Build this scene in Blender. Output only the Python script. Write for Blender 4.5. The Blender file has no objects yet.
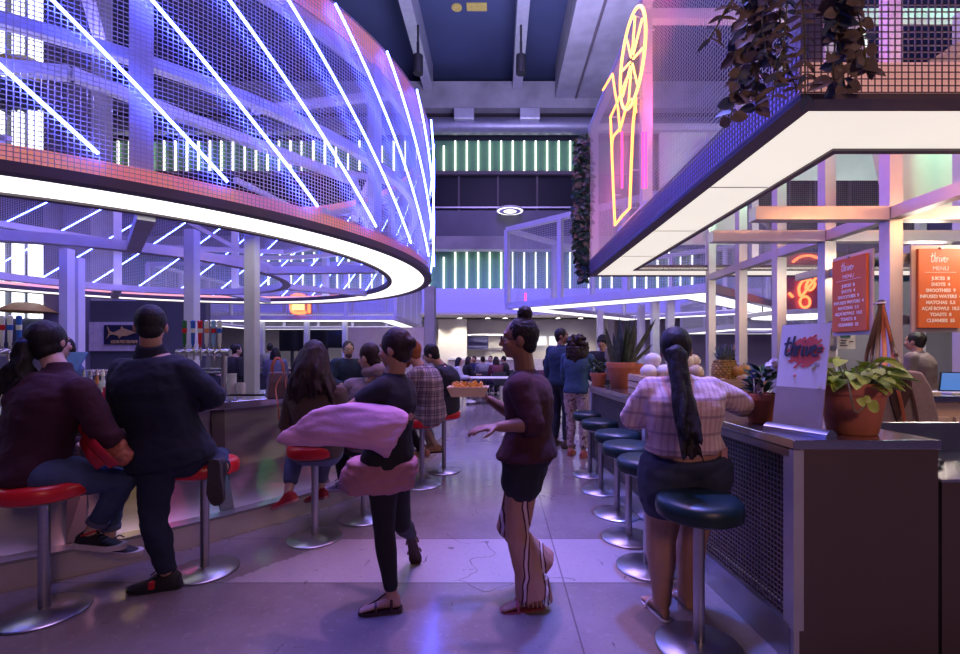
import bpy, bmesh, math, random
from mathutils import Vector as V, Matrix, noise, Quaternion
random.seed(7)
S = bpy.context.scene
COL = S.collection
PI = math.pi
F, VX, VY, EYE = 460.0, 498.0, 352.0, 1.47      # lens in pixels of a 960 wide frame, vanishing point, eye height
Z = V((0, 0, 1))

def U(px, py, d):
    return V(((px - VX) * d / F, d, EYE + (VY - py) * d / F))

# ---------------------------------------------------------------- materials
def srgb(*c):
    return tuple(((x / 255) / 12.92 if x / 255 <= .04045 else ((x / 255 + .055) / 1.055) ** 2.4) for x in c)

class NT:
    """small helper around a node tree"""
    def __init__(s, name):
        s.m = bpy.data.materials.new(name); s.m.use_nodes = True
        s.t = s.m.node_tree; s.N = s.t.nodes; s.L = s.t.links
        s.b = s.N['Principled BSDF']
    def n(s, kind, **kw):
        x = s.N.new(kind)
        for k, v in kw.items():
            if k.startswith('i_'):
                x.inputs[k[2:].replace('_', ' ')].default_value = v
            else:
                setattr(x, k, v)
        return x
    def l(s, a, b): s.L.new(a, b)
    def coord(s, kind='Object', scale=(1, 1, 1)):
        tc = s.n('ShaderNodeTexCoord'); mp = s.n('ShaderNodeMapping')
        mp.inputs['Scale'].default_value = scale
        s.l(tc.outputs[kind], mp.inputs[0]); return mp.outputs[0]
    def mix(s, fac, a, b, bt='MIX'):
        x = s.n('ShaderNodeMix', data_type='RGBA', blend_type=bt)
        for sock, v in ((x.inputs[0], fac), (x.inputs[6], a), (x.inputs[7], b)):
            if hasattr(v, 'is_linked'): s.l(v, sock)
            elif isinstance(v, (int, float)): sock.default_value = v
            else: sock.default_value = (*v[:3], 1)
        return x.outputs[2]
    def math(s, op, a, b=None):
        x = s.n('ShaderNodeMath', operation=op)
        for i, v in enumerate((a, b)):
            if v is None: continue
            if hasattr(v, 'is_linked'): s.l(v, x.inputs[i])
            else: x.inputs[i].default_value = v
        return x.outputs[0]
    def noise(s, vec, scale, detail=3, rough=.55):
        x = s.n('ShaderNodeTexNoise'); x.inputs['Scale'].default_value = scale
        x.inputs['Detail'].default_value = detail; x.inputs['Roughness'].default_value = rough
        s.l(vec, x.inputs['Vector']); return x.outputs['Fac']
    def ramp(s, fac, stops):
        x = s.n('ShaderNodeValToRGB'); e = x.color_ramp.elements
        while len(e) < len(stops): e.new(.5)
        for q, (p, c) in zip(e, stops):
            q.position = p; q.color = (*c[:3], 1) if not isinstance(c, (int, float)) else (c, c, c, 1)
        s.l(fac, x.inputs[0]); return x.outputs[0]
    def bump(s, h, strength=.2, dist=.01):
        x = s.n('ShaderNodeBump'); x.inputs['Strength'].default_value = strength; x.inputs['Distance'].default_value = dist
        s.l(h, x.inputs['Height']); s.l(x.outputs[0], s.b.inputs['Normal'])

def mat(name, c, rough=.5, metal=0., var=.12, vs=6., bump=0., bs=40., stretch=(1, 1, 1), spec=.5, coat=0., trans=0., sss=0.):
    t = NT(name); b = t.b
    b.inputs['Roughness'].default_value = rough; b.inputs['Metallic'].default_value = metal
    b.inputs['Specular IOR Level'].default_value = spec
    if coat: b.inputs['Coat Weight'].default_value = coat; b.inputs['Coat Roughness'].default_value = .12
    if trans: b.inputs['Transmission Weight'].default_value = trans
    if sss:
        b.inputs['Subsurface Weight'].default_value = sss; b.inputs['Subsurface Radius'].default_value = (.01, .004, .002)
    vec = t.coord('Object', stretch)
    nz = t.noise(vec, vs)
    lo = tuple(x * (1 - var) for x in c); hi = tuple(min(1, x * (1 + var)) for x in c)
    t.l(t.ramp(nz, ((.3, lo), (.7, hi))), b.inputs['Base Color'])
    if bump:
        t.bump(t.noise(vec, bs, 4), bump, .01)
    return t.m

def emit(name, c, strength, base=(.8, .8, .8), panel=False):
    t = NT(name)
    t.b.inputs['Base Color'].default_value = (*base, 1)
    t.b.inputs['Emission Color'].default_value = (*c, 1)
    t.b.inputs['Emission Strength'].default_value = strength
    if panel:
        vec = t.coord('Object'); nz = t.noise(vec, 1.2, 2)
        t.l(t.math('MULTIPLY', t.ramp(nz, ((.3, .93), (.7, 1.0))), strength), t.b.inputs['Emission Strength'])
    return t.m

# ---------------------------------------------------------------- mesh builder
ORG = {}          # world origin of every object children are attached to

def frame(d, hint=None):
    d = V(d).normalized()
    h = V(hint) if hint is not None else (V((0, 0, 1)) if abs(d.z) < .9 else V((0, 1, 0)))
    u = h.cross(d)
    if u.length < 1e-5: u = V((1, 0, 0)).cross(d)
    u.normalize(); v = d.cross(u).normalized()
    return u, v

class B:
    def __init__(s): s.v = []; s.f = []
    def poly(s, vs, fs):
        n = len(s.v); s.v += [tuple(x) for x in vs]; s.f += [tuple(i + n for i in q) for q in fs]; return s
    def box(s, a, b):
        x0, y0, z0 = (min(a[i], b[i]) for i in range(3)); x1, y1, z1 = (max(a[i], b[i]) for i in range(3))
        return s.poly([(x0, y0, z0), (x1, y0, z0), (x1, y1, z0), (x0, y1, z0), (x0, y0, z1), (x1, y0, z1), (x1, y1, z1), (x0, y1, z1)],
                      [(0, 3, 2, 1), (4, 5, 6, 7), (0, 1, 5, 4), (1, 2, 6, 5), (2, 3, 7, 6), (3, 0, 4, 7)])
    def obox(s, c, ax, ay, az):
        """box about c with three half-axes"""
        c, ax, ay, az = V(c), V(ax), V(ay), V(az)
        vs = [c + sx * ax + sy * ay + sz * az for sz in (-1, 1) for sx, sy in ((-1, -1), (1, -1), (1, 1), (-1, 1))]
        return s.poly(vs, [(0, 3, 2, 1), (4, 5, 6, 7), (0, 1, 5, 4), (1, 2, 6, 5), (2, 3, 7, 6), (3, 0, 4, 7)])
    def bar(s, p, q, w, h=None, hint=None):
        p, q = V(p), V(q); h = h or w; d = q - p; u, v = frame(d, hint)
        return s.obox((p + q) / 2, u * (w / 2), v * (h / 2), d / 2)
    def loft(s, rings, cap=True, closed=False):
        n = len(rings[0]); o = len(s.v)
        for r in rings: s.v += [tuple(x) for x in r]
        m = len(rings)
        for i in range(m if closed else m - 1):
            a = o + i * n; b = o + ((i + 1) % m) * n
            for j in range(n):
                k = (j + 1) % n; s.f.append((a + j, a + k, b + k, b + j))
        if cap and not closed:
            s.f.append(tuple(o + j for j in reversed(range(n)))); s.f.append(tuple(o + (m - 1) * n + j for j in range(n)))
        return s
    def tube(s, pts, r, n=10, cap=True, hint=None, flat=1.0, closed=False):
        pts = [V(p) for p in pts]; m = len(pts); rs = r if isinstance(r, (list, tuple)) else [r] * m
        rings = []; u = None
        for i, p in enumerate(pts):
            if closed: d = pts[(i + 1) % m] - pts[i - 1]
            else: d = pts[min(i + 1, m - 1)] - pts[max(i - 1, 0)]
            if d.length < 1e-9: d = V((0, 0, 1))
            d.normalize()
            if u is None: u, v = frame(d, hint)
            else:
                u = (u - d * u.dot(d)); u.normalize(); v = d.cross(u)
            rings.append([p + u * (rs[i] * math.cos(2 * PI * j / n)) + v * (rs[i] * flat * math.sin(2 * PI * j / n)) for j in range(n)])
        return s.loft(rings, cap, closed)
    def cyl(s, p, q, r, n=20, r2=None): return s.tube([p, q], [r, r if r2 is None else r2], n)
    def sph(s, c, r, rot=None, n=12, m=8):
        c = V(c); r = (r, r, r) if isinstance(r, (int, float)) else r
        R = rot or Matrix.Identity(3); o = len(s.v); vs = []; fs = []
        for i in range(1, m):
            th = PI * i / m
            for j in range(n):
                ph = 2 * PI * j / n
                vs.append(c + R @ V((r[0] * math.sin(th) * math.cos(ph), r[1] * math.sin(th) * math.sin(ph), r[2] * math.cos(th))))
        vs += [c + R @ V((0, 0, r[2])), c + R @ V((0, 0, -r[2]))]
        for i in range(m - 2):
            for j in range(n):
                k = (j + 1) % n; fs.append((i * n + j, (i + 1) * n + j, (i + 1) * n + k, i * n + k))
        T = (m - 1) * n
        for j in range(n):
            k = (j + 1) % n; fs.append((T, j, k)); fs.append((T + 1, (m - 2) * n + k, (m - 2) * n + j))
        return s.poly(vs, fs)
    def lathe(s, prof, c=(0, 0, 0), n=32, sx=1, sy=1):
        c = V(c)
        rings = [[c + V((sx * r * math.cos(2 * PI * j / n), sy * r * math.sin(2 * PI * j / n), z)) for j in range(n)] for r, z in prof]
        return s.loft(rings)
    def prism(s, pts, off):
        """closed polygon extruded by off"""
        n = len(pts); pts = [V(p) for p in pts]; off = V(off)
        return s.poly(pts + [p + off for p in pts], [tuple(reversed(range(n))), tuple(range(n, 2 * n))] + [(j, (j + 1) % n, n + (j + 1) % n, n + j) for j in range(n)])
    def ring(s, c, r0, r1, z0, z1, n=128, a0=0, a1=2 * PI):
        """ring of rectangular section"""
        c = V(c); full = abs(a1 - a0 - 2 * PI) < 1e-6; k = n if full else n + 1
        rr = []
        for i in range(k):
            a = a0 + (a1 - a0) * i / n; d = V((math.cos(a), math.sin(a), 0))
            rr.append([c + d * r0 + Z * z0, c + d * r1 + Z * z0, c + d * r1 + Z * z1, c + d * r0 + Z * z1])
        return s.loft(rr, True, full)
    def mesh(s, name, recalc=True):
        me = bpy.data.meshes.new(name); me.from_pydata(s.v, [], s.f)
        if recalc:
            bm = bmesh.new(); bm.from_mesh(me); bmesh.ops.recalc_face_normals(bm, faces=bm.faces); bm.to_mesh(me); bm.free()
        return me
    def build(s, name, m, parent=None, smooth=None, bevel=0., org=None, recalc=True):
        """links the shape as ONE mesh object; vertices are given in world space and moved to the parent's (or own) origin"""
        o0 = V(org) if org is not None else (ORG.get(parent.name, V()) if parent else V())
        me = s.mesh(name, recalc)
        if o0.length: me.transform(Matrix.Translation(-o0))
        return link(name, me, m, parent, smooth, bevel, o0 if not parent else None)

def link(name, me, m, parent=None, smooth=None, bevel=0., org=None):
    o = bpy.data.objects.new(name, me); COL.objects.link(o)
    me.materials.append(m)
    if smooth is not None:
        for p in me.polygons: p.use_smooth = True
        if smooth < 3: me.set_sharp_from_angle(angle=smooth)
    if parent: o.parent = parent; ORG[o.name] = ORG.get(parent.name, V())
    elif org is not None: o.location = org; ORG[o.name] = V(org)
    if bevel:
        bv = o.modifiers.new('edge', 'BEVEL'); bv.width = bevel; bv.segments = 2; bv.limit_method = 'ANGLE'; bv.angle_limit = .6
    return o

SM = .7     # smooth-shading angle
def tag(o, label, cat, group=None, kind=None):
    o['label'] = label; o['category'] = cat
    if group: o['group'] = group
    if kind: o['kind'] = kind
    return o
def thing(name, label, cat, loc=(0, 0, 0), group=None):
    o = bpy.data.objects.new(name, None); COL.objects.link(o); o.location = loc; o.empty_display_size = .1
    ORG[o.name] = V(loc); return tag(o, label, cat, group)
def struct(o): o['kind'] = 'structure'; return o
def dup(root, loc, rz, label, group=None):
    r = root.copy(); COL.objects.link(r); r.location = loc; r.rotation_euler = (0, 0, rz); ORG[r.name] = V(loc)
    r['label'] = label
    if group: r['group'] = group
    for ch in list(root.children):
        c = ch.copy(); COL.objects.link(c); c.parent = r
        for g in list(ch.children):
            d = g.copy(); COL.objects.link(d); d.parent = c
    return r

def solid(b, vox, it=4, fac=.5):
    """union of overlapping closed shapes as one continuous surface"""
    me = b.mesh('tmp'); o = bpy.data.objects.new('tmp', me); COL.objects.link(o)
    r = o.modifiers.new('r', 'REMESH'); r.mode = 'VOXEL'; r.voxel_size = vox
    if it:
        q = o.modifiers.new('s', 'SMOOTH'); q.iterations = it; q.factor = fac
    dg = bpy.context.evaluated_depsgraph_get(); dg.update()
    out = bpy.data.meshes.new_from_object(o.evaluated_get(dg), depsgraph=dg)
    bpy.data.objects.remove(o); bpy.data.meshes.remove(me)
    return out

def ruffle(me, amp, sc, seed=0.):
    """noise displacement along normals (folds, strands)"""
    sc = V(sc) if not isinstance(sc, (int, float)) else V((sc, sc, sc))
    ns = [v.normal.copy() for v in me.vertices]
    for v, n in zip(me.vertices, ns):
        p = V((v.co.x * sc.x + seed, v.co.y * sc.y, v.co.z * sc.z))
        v.co += n * (amp * noise.noise(p))

def text(s, name, m, parent, O, X, Y, size, shear=0., ext=.002, align='CENTER', bold=0., world=True):
    """lettering with its baseline origin at O, running along X, up along Y"""
    cu = bpy.data.curves.new(name, 'FONT'); cu.body = s; cu.size = size; cu.shear = shear; cu.extrude = ext
    cu.align_x = align; cu.offset = bold; cu.resolution_u = 3
    o = bpy.data.objects.new('tmp', cu); COL.objects.link(o)
    dg = bpy.context.evaluated_depsgraph_get(); dg.update()
    me = bpy.data.meshes.new_from_object(o.evaluated_get(dg), depsgraph=dg)
    bpy.data.objects.remove(o); bpy.data.curves.remove(cu)
    X = V(X).normalized(); Y = V(Y).normalized(); N = X.cross(Y)
    M4 = Matrix((X, Y, N)).transposed().to_4x4(); M4.translation = V(O) - ORG.get(parent.name, V())
    me.transform(M4)
    return link(name, me, m, parent)

def smooth_path(pts, n=6):
    """Catmull-Rom through pts"""
    pts = [V(p) for p in pts]; out = []
    for i in range(len(pts) - 1):
        p0 = pts[max(i - 1, 0)]; p1 = pts[i]; p2 = pts[i + 1]; p3 = pts[min(i + 2, len(pts) - 1)]
        for k in range(n):
            t = k / n
            out.append(.5 * ((2 * p1) + (p2 - p0) * t + (2 * p0 - 5 * p1 + 4 * p2 - p3) * t * t + (3 * p1 - p0 - 3 * p2 + p3) * t ** 3))
    out.append(pts[-1]); return out

# ---------------------------------------------------------------- shared materials
steel = mat('brushed_steel', (.44, .43, .45), .33, 1., .06, 3, .05, 60, (1, 1, 12))
steel_floor = mat('satin_steel', (.42, .42, .45), .32, 1., .06, 4)
frame_mat = mat('galvanised_frame', (.62, .62, .66), .42, .55, .08, 5)
frame_pale = mat('pale_painted_frame', (.66, .66, .72), .4, .25, .05, 4)
lip_mat = mat('dark_mauve_steel', (.13, .105, .115), .6, 0., .06, 3)
wire_mat = mat('mesh_wire', (.55, .54, .58), .4, .5, .03, 3)
black = mat('black_matte', (.012, .012, .014), .6, 0, .1, 5)
black_gloss = mat('black_gloss', (.01, .01, .012), .15, 0, .05, 5)
concrete = mat('raw_concrete', (.36, .35, .36), .85, 0, .22, .7, .3, 9)
dark_panel = mat('dark_panel', (.05, .05, .065), .5, .2, .15, .5)
white_paint = mat('white_paint', (.8, .8, .8), .6, 0, .04, 2)
terracotta = mat('terracotta', (.60, .20, .105), .75, 0, .12, 8, .1, 60)
soil = mat('soil', (.03, .02, .015), .95, 0, .4, 40, .8, 60)
red_vinyl = mat('red_vinyl', (.55, .012, .018), .32, 0, .06, 6, .15, 14)
green_vinyl = mat('dark_green_vinyl', (.005, .022, .024), .38, 0, .08, 6, .1, 18)
wood = mat('pale_wood', (.62, .44, .27), .6, 0, .2, 5, .1, 40, (1, 1, 14))
glass = mat('clear_glass', (.9, .95, .98), .04, 0, .01, 2, trans=1.)
leather_tan = mat('tan_leather', (.42, .12, .05), .5, 0, .15, 10, .15, 60)
leather_dark = mat('dark_leather', (.075, .035, .025), .5, 0, .2, 8, .2, 50)
# ================================================================= ROOM SHELL
# polished concrete floor with saw-cut joints, one paler slab and hairline cracks
t = NT('polished_concrete'); vec = t.coord('Object')
sep = t.n('ShaderNodeSeparateXYZ'); t.l(vec, sep.inputs[0])
n1 = t.noise(vec, .55, 5, .6); n2 = t.noise(vec, 7, 6, .7); n3 = t.noise(vec, 46, 3, .6)
base = t.ramp(n1, ((.3, (.115, .09, .088)), (.7, (.28, .24, .23))))
base = t.mix(t.math('MULTIPLY', n2, .5), base, (.24, .20, .19))
wob = t.math('MULTIPLY', t.math('SUBTRACT', n2, .5), .16)
inx = t.math('GREATER_THAN', t.math('ADD', sep.outputs[0], wob), t.math('SUBTRACT', t.math('MULTIPLY', sep.outputs[1], .75), 3.95))
iny = t.math('MULTIPLY', t.math('GREATER_THAN', sep.outputs[1], 2.93), t.math('LESS_THAN', sep.outputs[1], 3.62))
base = t.mix(t.math('MULTIPLY', t.math('MULTIPLY', inx, iny), .7), base, (.40, .35, .35))
vs_ = t.coord('Object', (16, 3.2, 1)); scf = t.noise(vs_, 1., 2, .5); vs2 = t.coord('Object', (3.4, 15, 1)); scf2 = t.noise(vs2, 1., 2, .5)
scuff = t.math('MULTIPLY', t.math('MAXIMUM', t.math('GREATER_THAN', scf, .725), t.math('GREATER_THAN', scf2, .73)), t.math('GREATER_THAN', n3, .5))
base = t.mix(t.math('MULTIPLY', scuff, .6), base, (.05, .045, .045))
n5 = t.noise(vec, 22, 4, .7); base = t.mix(t.math('MULTIPLY', t.math('GREATER_THAN', n5, .6), .1), base, (.5, .46, .44))
spk = t.math('GREATER_THAN', n3, .64)
base = t.mix(t.math('MULTIPLY', spk, .35), base, (.10, .09, .09))
def joint(axis, pos, w=.006):
    return t.math('LESS_THAN', t.math('ABSOLUTE', t.math('SUBTRACT', sep.outputs[axis], pos)), w)
j = joint(1, 2.93)
for a, p in ((1, 3.62), (1, 6.3), (1, 9.6), (1, 13.), (0, .42), (0, 4.2), (0, -5.0)):
    j = t.math('MAXIMUM', j, joint(a, p, .005))
vo = t.n('ShaderNodeTexVoronoi', feature='DISTANCE_TO_EDGE'); vo.inputs['Scale'].default_value = .55
wv = t.n('ShaderNodeVectorMath', operation='ADD'); nc = t.n('ShaderNodeTexNoise'); nc.inputs['Scale'].default_value = 2.5; t.l(vec, nc.inputs['Vector'])
t.l(vec, wv.inputs[0]); t.l(nc.outputs['Color'], wv.inputs[1]); t.l(wv.outputs[0], vo.inputs['Vector'])
crack = t.math('MULTIPLY', t.math('LESS_THAN', vo.outputs['Distance'], .0035), t.math('GREATER_THAN', n1, .5))
base = t.mix(t.math('MULTIPLY', t.math('MAXIMUM', j, crack), .6), base, (.06, .05, .05))
t.l(base, t.b.inputs['Base Color'])
t.l(t.ramp(n2, ((.3, .09), (.75, .24))), t.b.inputs['Roughness'])
t.bump(n2, .05, .004)
floor_mat = t.m
struct(B().box((-34, -6, -.2), (34, 40, 0)).build('floor', floor_mat))

BY = 28.0
def bz(py): return EYE + (VY - py) * BY / F
def bx(px): return (px - VX) * BY / F
ceil_mat = mat('dark_blue_ceiling', (.06, .08, .15), .8, 0, .12, .3)
struct(B().box((-34, -6, 18.6), (34, 40, 18.8)).build('ceiling', ceil_mat))
struct(B().box((-34, BY + 1.2, 0), (34, BY + 1.5, 18.6)).build('wall_back', dark_panel))
struct(B().box((-26.3, -6, 0), (-26, BY + 1.2, 18.6)).build('wall_left', concrete))
struct(B().box((26, -6, 0), (26.3, BY + 1.2, 18.6)).build('wall_right', concrete))
# concrete girders and steel purlins under the roof
struct(B().box((-26, BY - .6, bz(113)), (26, BY + 1.2, bz(87))).build('trim_1', concrete))
struct(B().box((3.4, -2, 16.6), (6.6, BY - .6, 18.6)).build('trim_2', concrete))
for i, x in enumerate((-4.15, 1.15)):
    struct(B().box((x - .28, -2, 17.1), (x + .28, BY - .6, 18.6)).build('trim_%d' % (3 + i), frame_mat))
struct(B().cyl((4.6, 2, 16.5), (4.6, BY - .8, 16.5), .06).build('trim_5', lip_mat))
# yellow marks on the roof
ym = mat('yellow_marking', (.62, .50, .10), .7)
pc = U(457, 8, 23.); pr = U(477, 9, 23.)
tag(B().cyl((pc.x, 22.84, 18.55), (pc.x, 22.84, 18.6), .26, 24).build('roof_marking', ym), 'round yellow disc mark on the dark blue roof', 'marking')
tag(B().box((pr.x - .5, 22.55, 18.55), (pr.x + .5, 23.05, 18.6)).build('roof_marking', ym), 'yellow rectangular mark on the dark blue roof', 'marking')
# spot lamps clamped to the purlins
for i, (px, py) in enumerate(((418, 58), (521, 58))):
    c = U(px, py, 22.)
    r = thing('ceiling_spotlight', 'black spotlight hanging under the %s steel roof beam' % ('left' if i == 0 else 'right'), 'spotlight', c, 'spotlights on the roof beams')
    B().cyl(c + V((0, 0, -.75)), c + V((0, 0, .1)), .24, 16).build('lamp_body', black, r, SM)
    B().bar(c + V((0, 0, .1)), c + V((0, 0, .75)), .12).build('yoke', black, r)
    B().cyl(c + V((0, 0, .75)), V((c.x, c.y, 17.1)), .05, 8).build('hanging_rod', black, r)

# back facade bands
yb = BY
g_panel = mat('green_back_panel', (.10, .25, .13), .7, 0, .1, .6)
blue_perf = NT('perforated_panel'); vec = blue_perf.coord('Object', (2.6, 2.6, 2.6))
vr = blue_perf.n('ShaderNodeTexVoronoi'); vr.inputs['Randomness'].default_value = 0; blue_perf.l(vec, vr.inputs['Vector'])
hole = blue_perf.math('LESS_THAN', vr.outputs['Distance'], .17)
blue_perf.l(blue_perf.mix(hole, (.55, .55, .62), (.16, .16, .2)), blue_perf.b.inputs['Base Color'])
blue_perf.b.inputs['Roughness'].default_value = .5
tube_white = emit('white_tube_light', (1., .98, .93), 2.4)
def facade(k, y0, y1, dy, m):
    struct(B().box((-26, yb + dy, bz(y0)), (26, yb + 1.2, bz(y1))).build('trim_%d' % k, m))
facade(6, 170, 137, .5, g_panel); facade(7, 289, 250, .5, g_panel)
facade(8, 318, 289, -.3, blue_perf.m)
facade(9, 237, 210, .1, mat('grey_cladding', (.13, .13, .17), .5, .3, .15, .5))
facade(10, 250, 237, -.25, concrete); facade(11, 173, 169.5, .2, lip_mat)
facade(12, 113.5, 112, .0, lip_mat)
struct(B().cyl((-26, yb - .1, bz(127)), (26, yb - .1, bz(127)), .5, 20).build('trim_13', mat('spiral_duct', (.3, .3, .36), .4, .6, .1, 3), None, SM))
for k, px in enumerate((465, 529)):
    tag(B().box((bx(px) - .6, yb - .9, bz(126)), (bx(px) + .6, yb - .5, bz(115))).build('air_grille', frame_mat, bevel=.05), 'grey air box on the duct, %s of the two over the aisle' % ('left' if k == 0 else 'right'), 'vent', 'air boxes on the duct')
# window strip between the green bands
wf = B(); win_glass = mat('dark_window_glass', (.012, .013, .022), .4, 0, .2, .5, spec=.2)
w1 = struct(B().box((-26, yb + .55, bz(210)), (26, yb + .6, bz(173))).build('window_1', win_glass))
for i in range(-10, 10):
    struct(B().box((i * 2.42 - .06, yb + .45, bz(210)), (i * 2.42 + .06, yb + .55, bz(173))).build('window_frame', lip_mat, w1))
struct(B().box((-26, yb + .4, bz(206)), (26, yb + .55, bz(204.5))).build('window_frame', frame_mat, w1))
c = U(510, 211, yb - .6)
lamp = thing('dish_lamp', 'round white dish lamp in front of the dark upper windows', 'lamp', c)
B().lathe([(.1, .2), (.8, .1), (.82, .0), (.6, -.03)], c, 28).build('shade', white_paint, lamp, SM)
B().lathe([(.02, -.04), (.75, -.02), (.8, .02), (.02, .03)], c, 28).build('bulb', emit('dish_glow', (1, .96, .9), 2.), lamp, SM)
# vertical tube lights on the two green bands, the ones the view can show
def tubes(px0, px1, ya, yb_, row, side):
    n = 0; px = px0
    while px < px1:
        x = bx(px); top = bz(yb_) - (.0 if n % 12 else .3)
        o = B().box((x - .045, yb + .34, bz(ya) + .05), (x + .045, yb + .45, top - .05)).build('tube_light', tube_white, bevel=.02)
        tag(o, 'vertical white tube light in the %s green wall band%s' % (row, side), 'tube light', 'tube lights in the %s green band' % row)
        px += 11.65; n += 1
for (a, b_, sd) in ((101, 436, ' left of the aisle'), (443, 578, ' over the aisle')):
    tubes(a, b_, 170, 137, 'upper', sd)
for (a, b_, sd) in ((265, 436, ' left of the aisle'), (443, 578, ' over the aisle'), (590, 700, ' right of the aisle')):
    tubes(a, b_, 289, 250, 'lower', sd)

# ground floor food stalls under the perforated band
cream = mat('cream_wall', (.72, .68, .62), .6, 0, .05, 1)
struct(B().box((-26, yb + .9, 0), (26, yb + 1.2, bz(318))).build('trim_14', cream))
struct(B().box((-26, yb - 2.5, bz(318)), (26, yb + 1.2, bz(316))).build('trim_15', white_paint))
struct(B().box((-3.6, yb - .2, 0), (-1.9, yb + .9, bz(319))).build('trim_16', cream))
struct(B().box((1.35, yb - .2, 0), (1.6, yb + .9, bz(319))).build('trim_17', cream))
struct(B().box((6.6, yb - .4, 0), (7.0, yb + .9, bz(319))).build('trim_18', cream))
stall = thing('food_stall', 'white lit food stall with a wide serving opening at the end of the aisle', 'stall', (0, yb, 0))
B().box((-3.0, yb - .6, 1.0), (1.85, yb - .1, 1.12)).build('counter_top', white_paint, stall)
B().box((-3.0, yb - .5, 0), (1.85, yb - .1, 1.0)).build('counter_front', mat('stall_front', (.5, .46, .46), .5), stall)
B().box((-2.9, yb + .5, bz(349)), (-.6, yb + .8, bz(336))).build('back_opening', mat('stall_dark', (.12, .12, .25), .4), stall)
B().box((-3.0, yb - .1, bz(335.5)), (1.3, yb + .0, bz(334))).build('hood', white_paint, stall)
for k, z_ in enumerate((1.62, 1.8)):
    B().box((-2.7, yb + .1, z_), (-.7, yb + .4, z_ + .04)).build('shelf', steel, stall)
stall2 = thing('food_stall', 'white food stall with shelves and price screens right of the aisle end', 'stall', (4.4, yb, 0))
B().box((1.9, yb - .5, 0), (6.5, yb - .1, 1.05)).build('counter_front', mat('stall_front_pale', (.6, .58, .56), .5), stall2)
for k in range(3):
    B().box((2.1 + k * 1.1, yb + .6, bz(345)), (3.0 + k * 1.1, yb + .7, bz(336))).build('screen', emit('stall_screen', (.9, .92, 1.), .8), stall2)
for k, (px, py) in enumerate(((461, 322), (488, 322), (505, 333), (556, 333), (578, 333), (432, 322))):
    c = V((bx(px), yb - .9, bz(318) - .03))
    d = thing('downlight', 'small round downlight in the stall ceiling, number %s from the left' % ('one two three four five six'.split()[(1, 2, 3, 4, 5, 0)[k]]), 'downlight', c, 'stall downlights')
    B().cyl(c + V((0, 0, -.05)), c + V((0, 0, .03)), .16, 16).build('rim', steel, d, SM)
    B().cyl(c + V((0, 0, -.06)), c + V((0, 0, -.03)), .13, 16).build('bulb', emit('downlight_glow', (1, .93, .82), 8), d, SM)
    l = bpy.data.lights.new('stall_lamp', 'SPOT'); l.energy = 260; l.color = (1, .9, .78); l.spot_size = 2.2; l.spot_blend = .6; l.shadow_soft_size = .15
    lo = bpy.data.objects.new('stall_lamp', l); COL.objects.link(lo); lo.location = c + V((0, 0, -.12))
# concrete pillar beyond the left canopy
struct(B().box((U(425, 0, 22).x, 21.8, 0), (U(434.5, 0, 22).x, 22.6, 4.6)).build('trim_19', concrete))
# left end: bright window of vertical tubes, grey column, stall wall with the fish board
wl = struct(B().box((-20.2, 18.3, 1.6), (-17.4, 18.4, 16.)).build('window_2', mat('pale_window', (.10, .11, .15), .3, 0, .1, .4)))
tw = emit('white_bay_tube', (.92, .95, 1.), 1.7)
k = 0
for px in (1.5, 15, 21, 31, 35.5, 41, 46):
    x = (px - VX) * 18.2 / F
    for (za, zb) in ((2.8, 6.2), (8.6, 11.0), (12.4, 15.8)):
        w = tag(B().box((x - .04, 18.1, za), (x + .04, 18.3, zb)).build('tube_light', tw, bevel=.02), 'vertical white tube light in the bright left bay, %s row' % {2.8: 'lowest', 8.6: 'middle', 12.4: 'top'}[za], 'tube light', 'tube lights in the left bay, %s row' % {2.8: 'lowest', 8.6: 'middle', 12.4: 'top'}[za])
shade_m = mat('amber_lamp_shade', (.75, .5, .15), .5)
for (px, py, lab) in ((27, 66, 'upper'), (27, 309, 'lower')):
    c = U(px, py, 17.)
    q = thing('wide_pendant', 'wide amber pendant shade in the bright left bay, the %s one' % lab, 'lamp', c)
    B().lathe([(.05, .25), (.35, .22), (.85, -.1), (.83, -.12), (.33, .17), (.05, .2)], c, 32).build('shade', shade_m, q, SM)
    B().cyl(c + V((0, 0, .2)), c + V((0, 0, 2.)), .02, 6).build('cord', black, q)
struct(B().box((-17.4, 17.6, 0), (-16.7, 18.4, 18)).build('trim_20', concrete))
struct(B().box((-16.4, 17.4, 0), (-15.4, 18.4, 18)).build('trim_21', concrete))
struct(B().box((-15.35, 17.32, 0), (-11.0, 17.6, 3.4)).build('trim_22', mat('stall_grey', (.11, .12, .11), .7, 0, .06, .6)))
fb = thing('stall_board', 'cream stall board with a gold fish above lettering on navy', 'sign', U(113, 337, 17.2))
pa, pb = U(89, 322, 17.2), U(150, 351, 17.2)
B().box((pa.x, 17.2, pb.z), (pb.x, 17.32, pa.z)).build('board', mat('cream_board', (.75, .70, .62), .6), fb)
pa, pb = U(104, 325, 17.15), U(142, 344.5, 17.15)
B().box((pa.x, 17.14, pb.z), (pb.x, 17.2, pa.z)).build('navy_panel', mat('navy_panel', (.02, .025, .05), .5), fb)
gold = mat('gold_paint', (.62, .42, .14), .5)
def fish(px, py): return U(px, py, 17.12)
outline = [(107.5, 326.5), (110, 331), (113, 332.5), (118, 330.5), (121, 329), (121.5, 326), (124, 328.5), (129, 330), (133, 331.5), (137, 332.6), (132, 334), (127, 336), (122, 336), (119, 338.5), (118.5, 335.8), (113, 334.5), (110, 335), (107, 338.5), (109, 333)]
B().prism([fish(*p) for p in outline], (0, -.02, 0)).build('fish_emblem', gold, fb)
text('GOLFSTREAM', 'lettering', gold, fb, fish(124, 343.2), (1, 0, 0), Z, .16, 0, .01, bold=.006)
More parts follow.
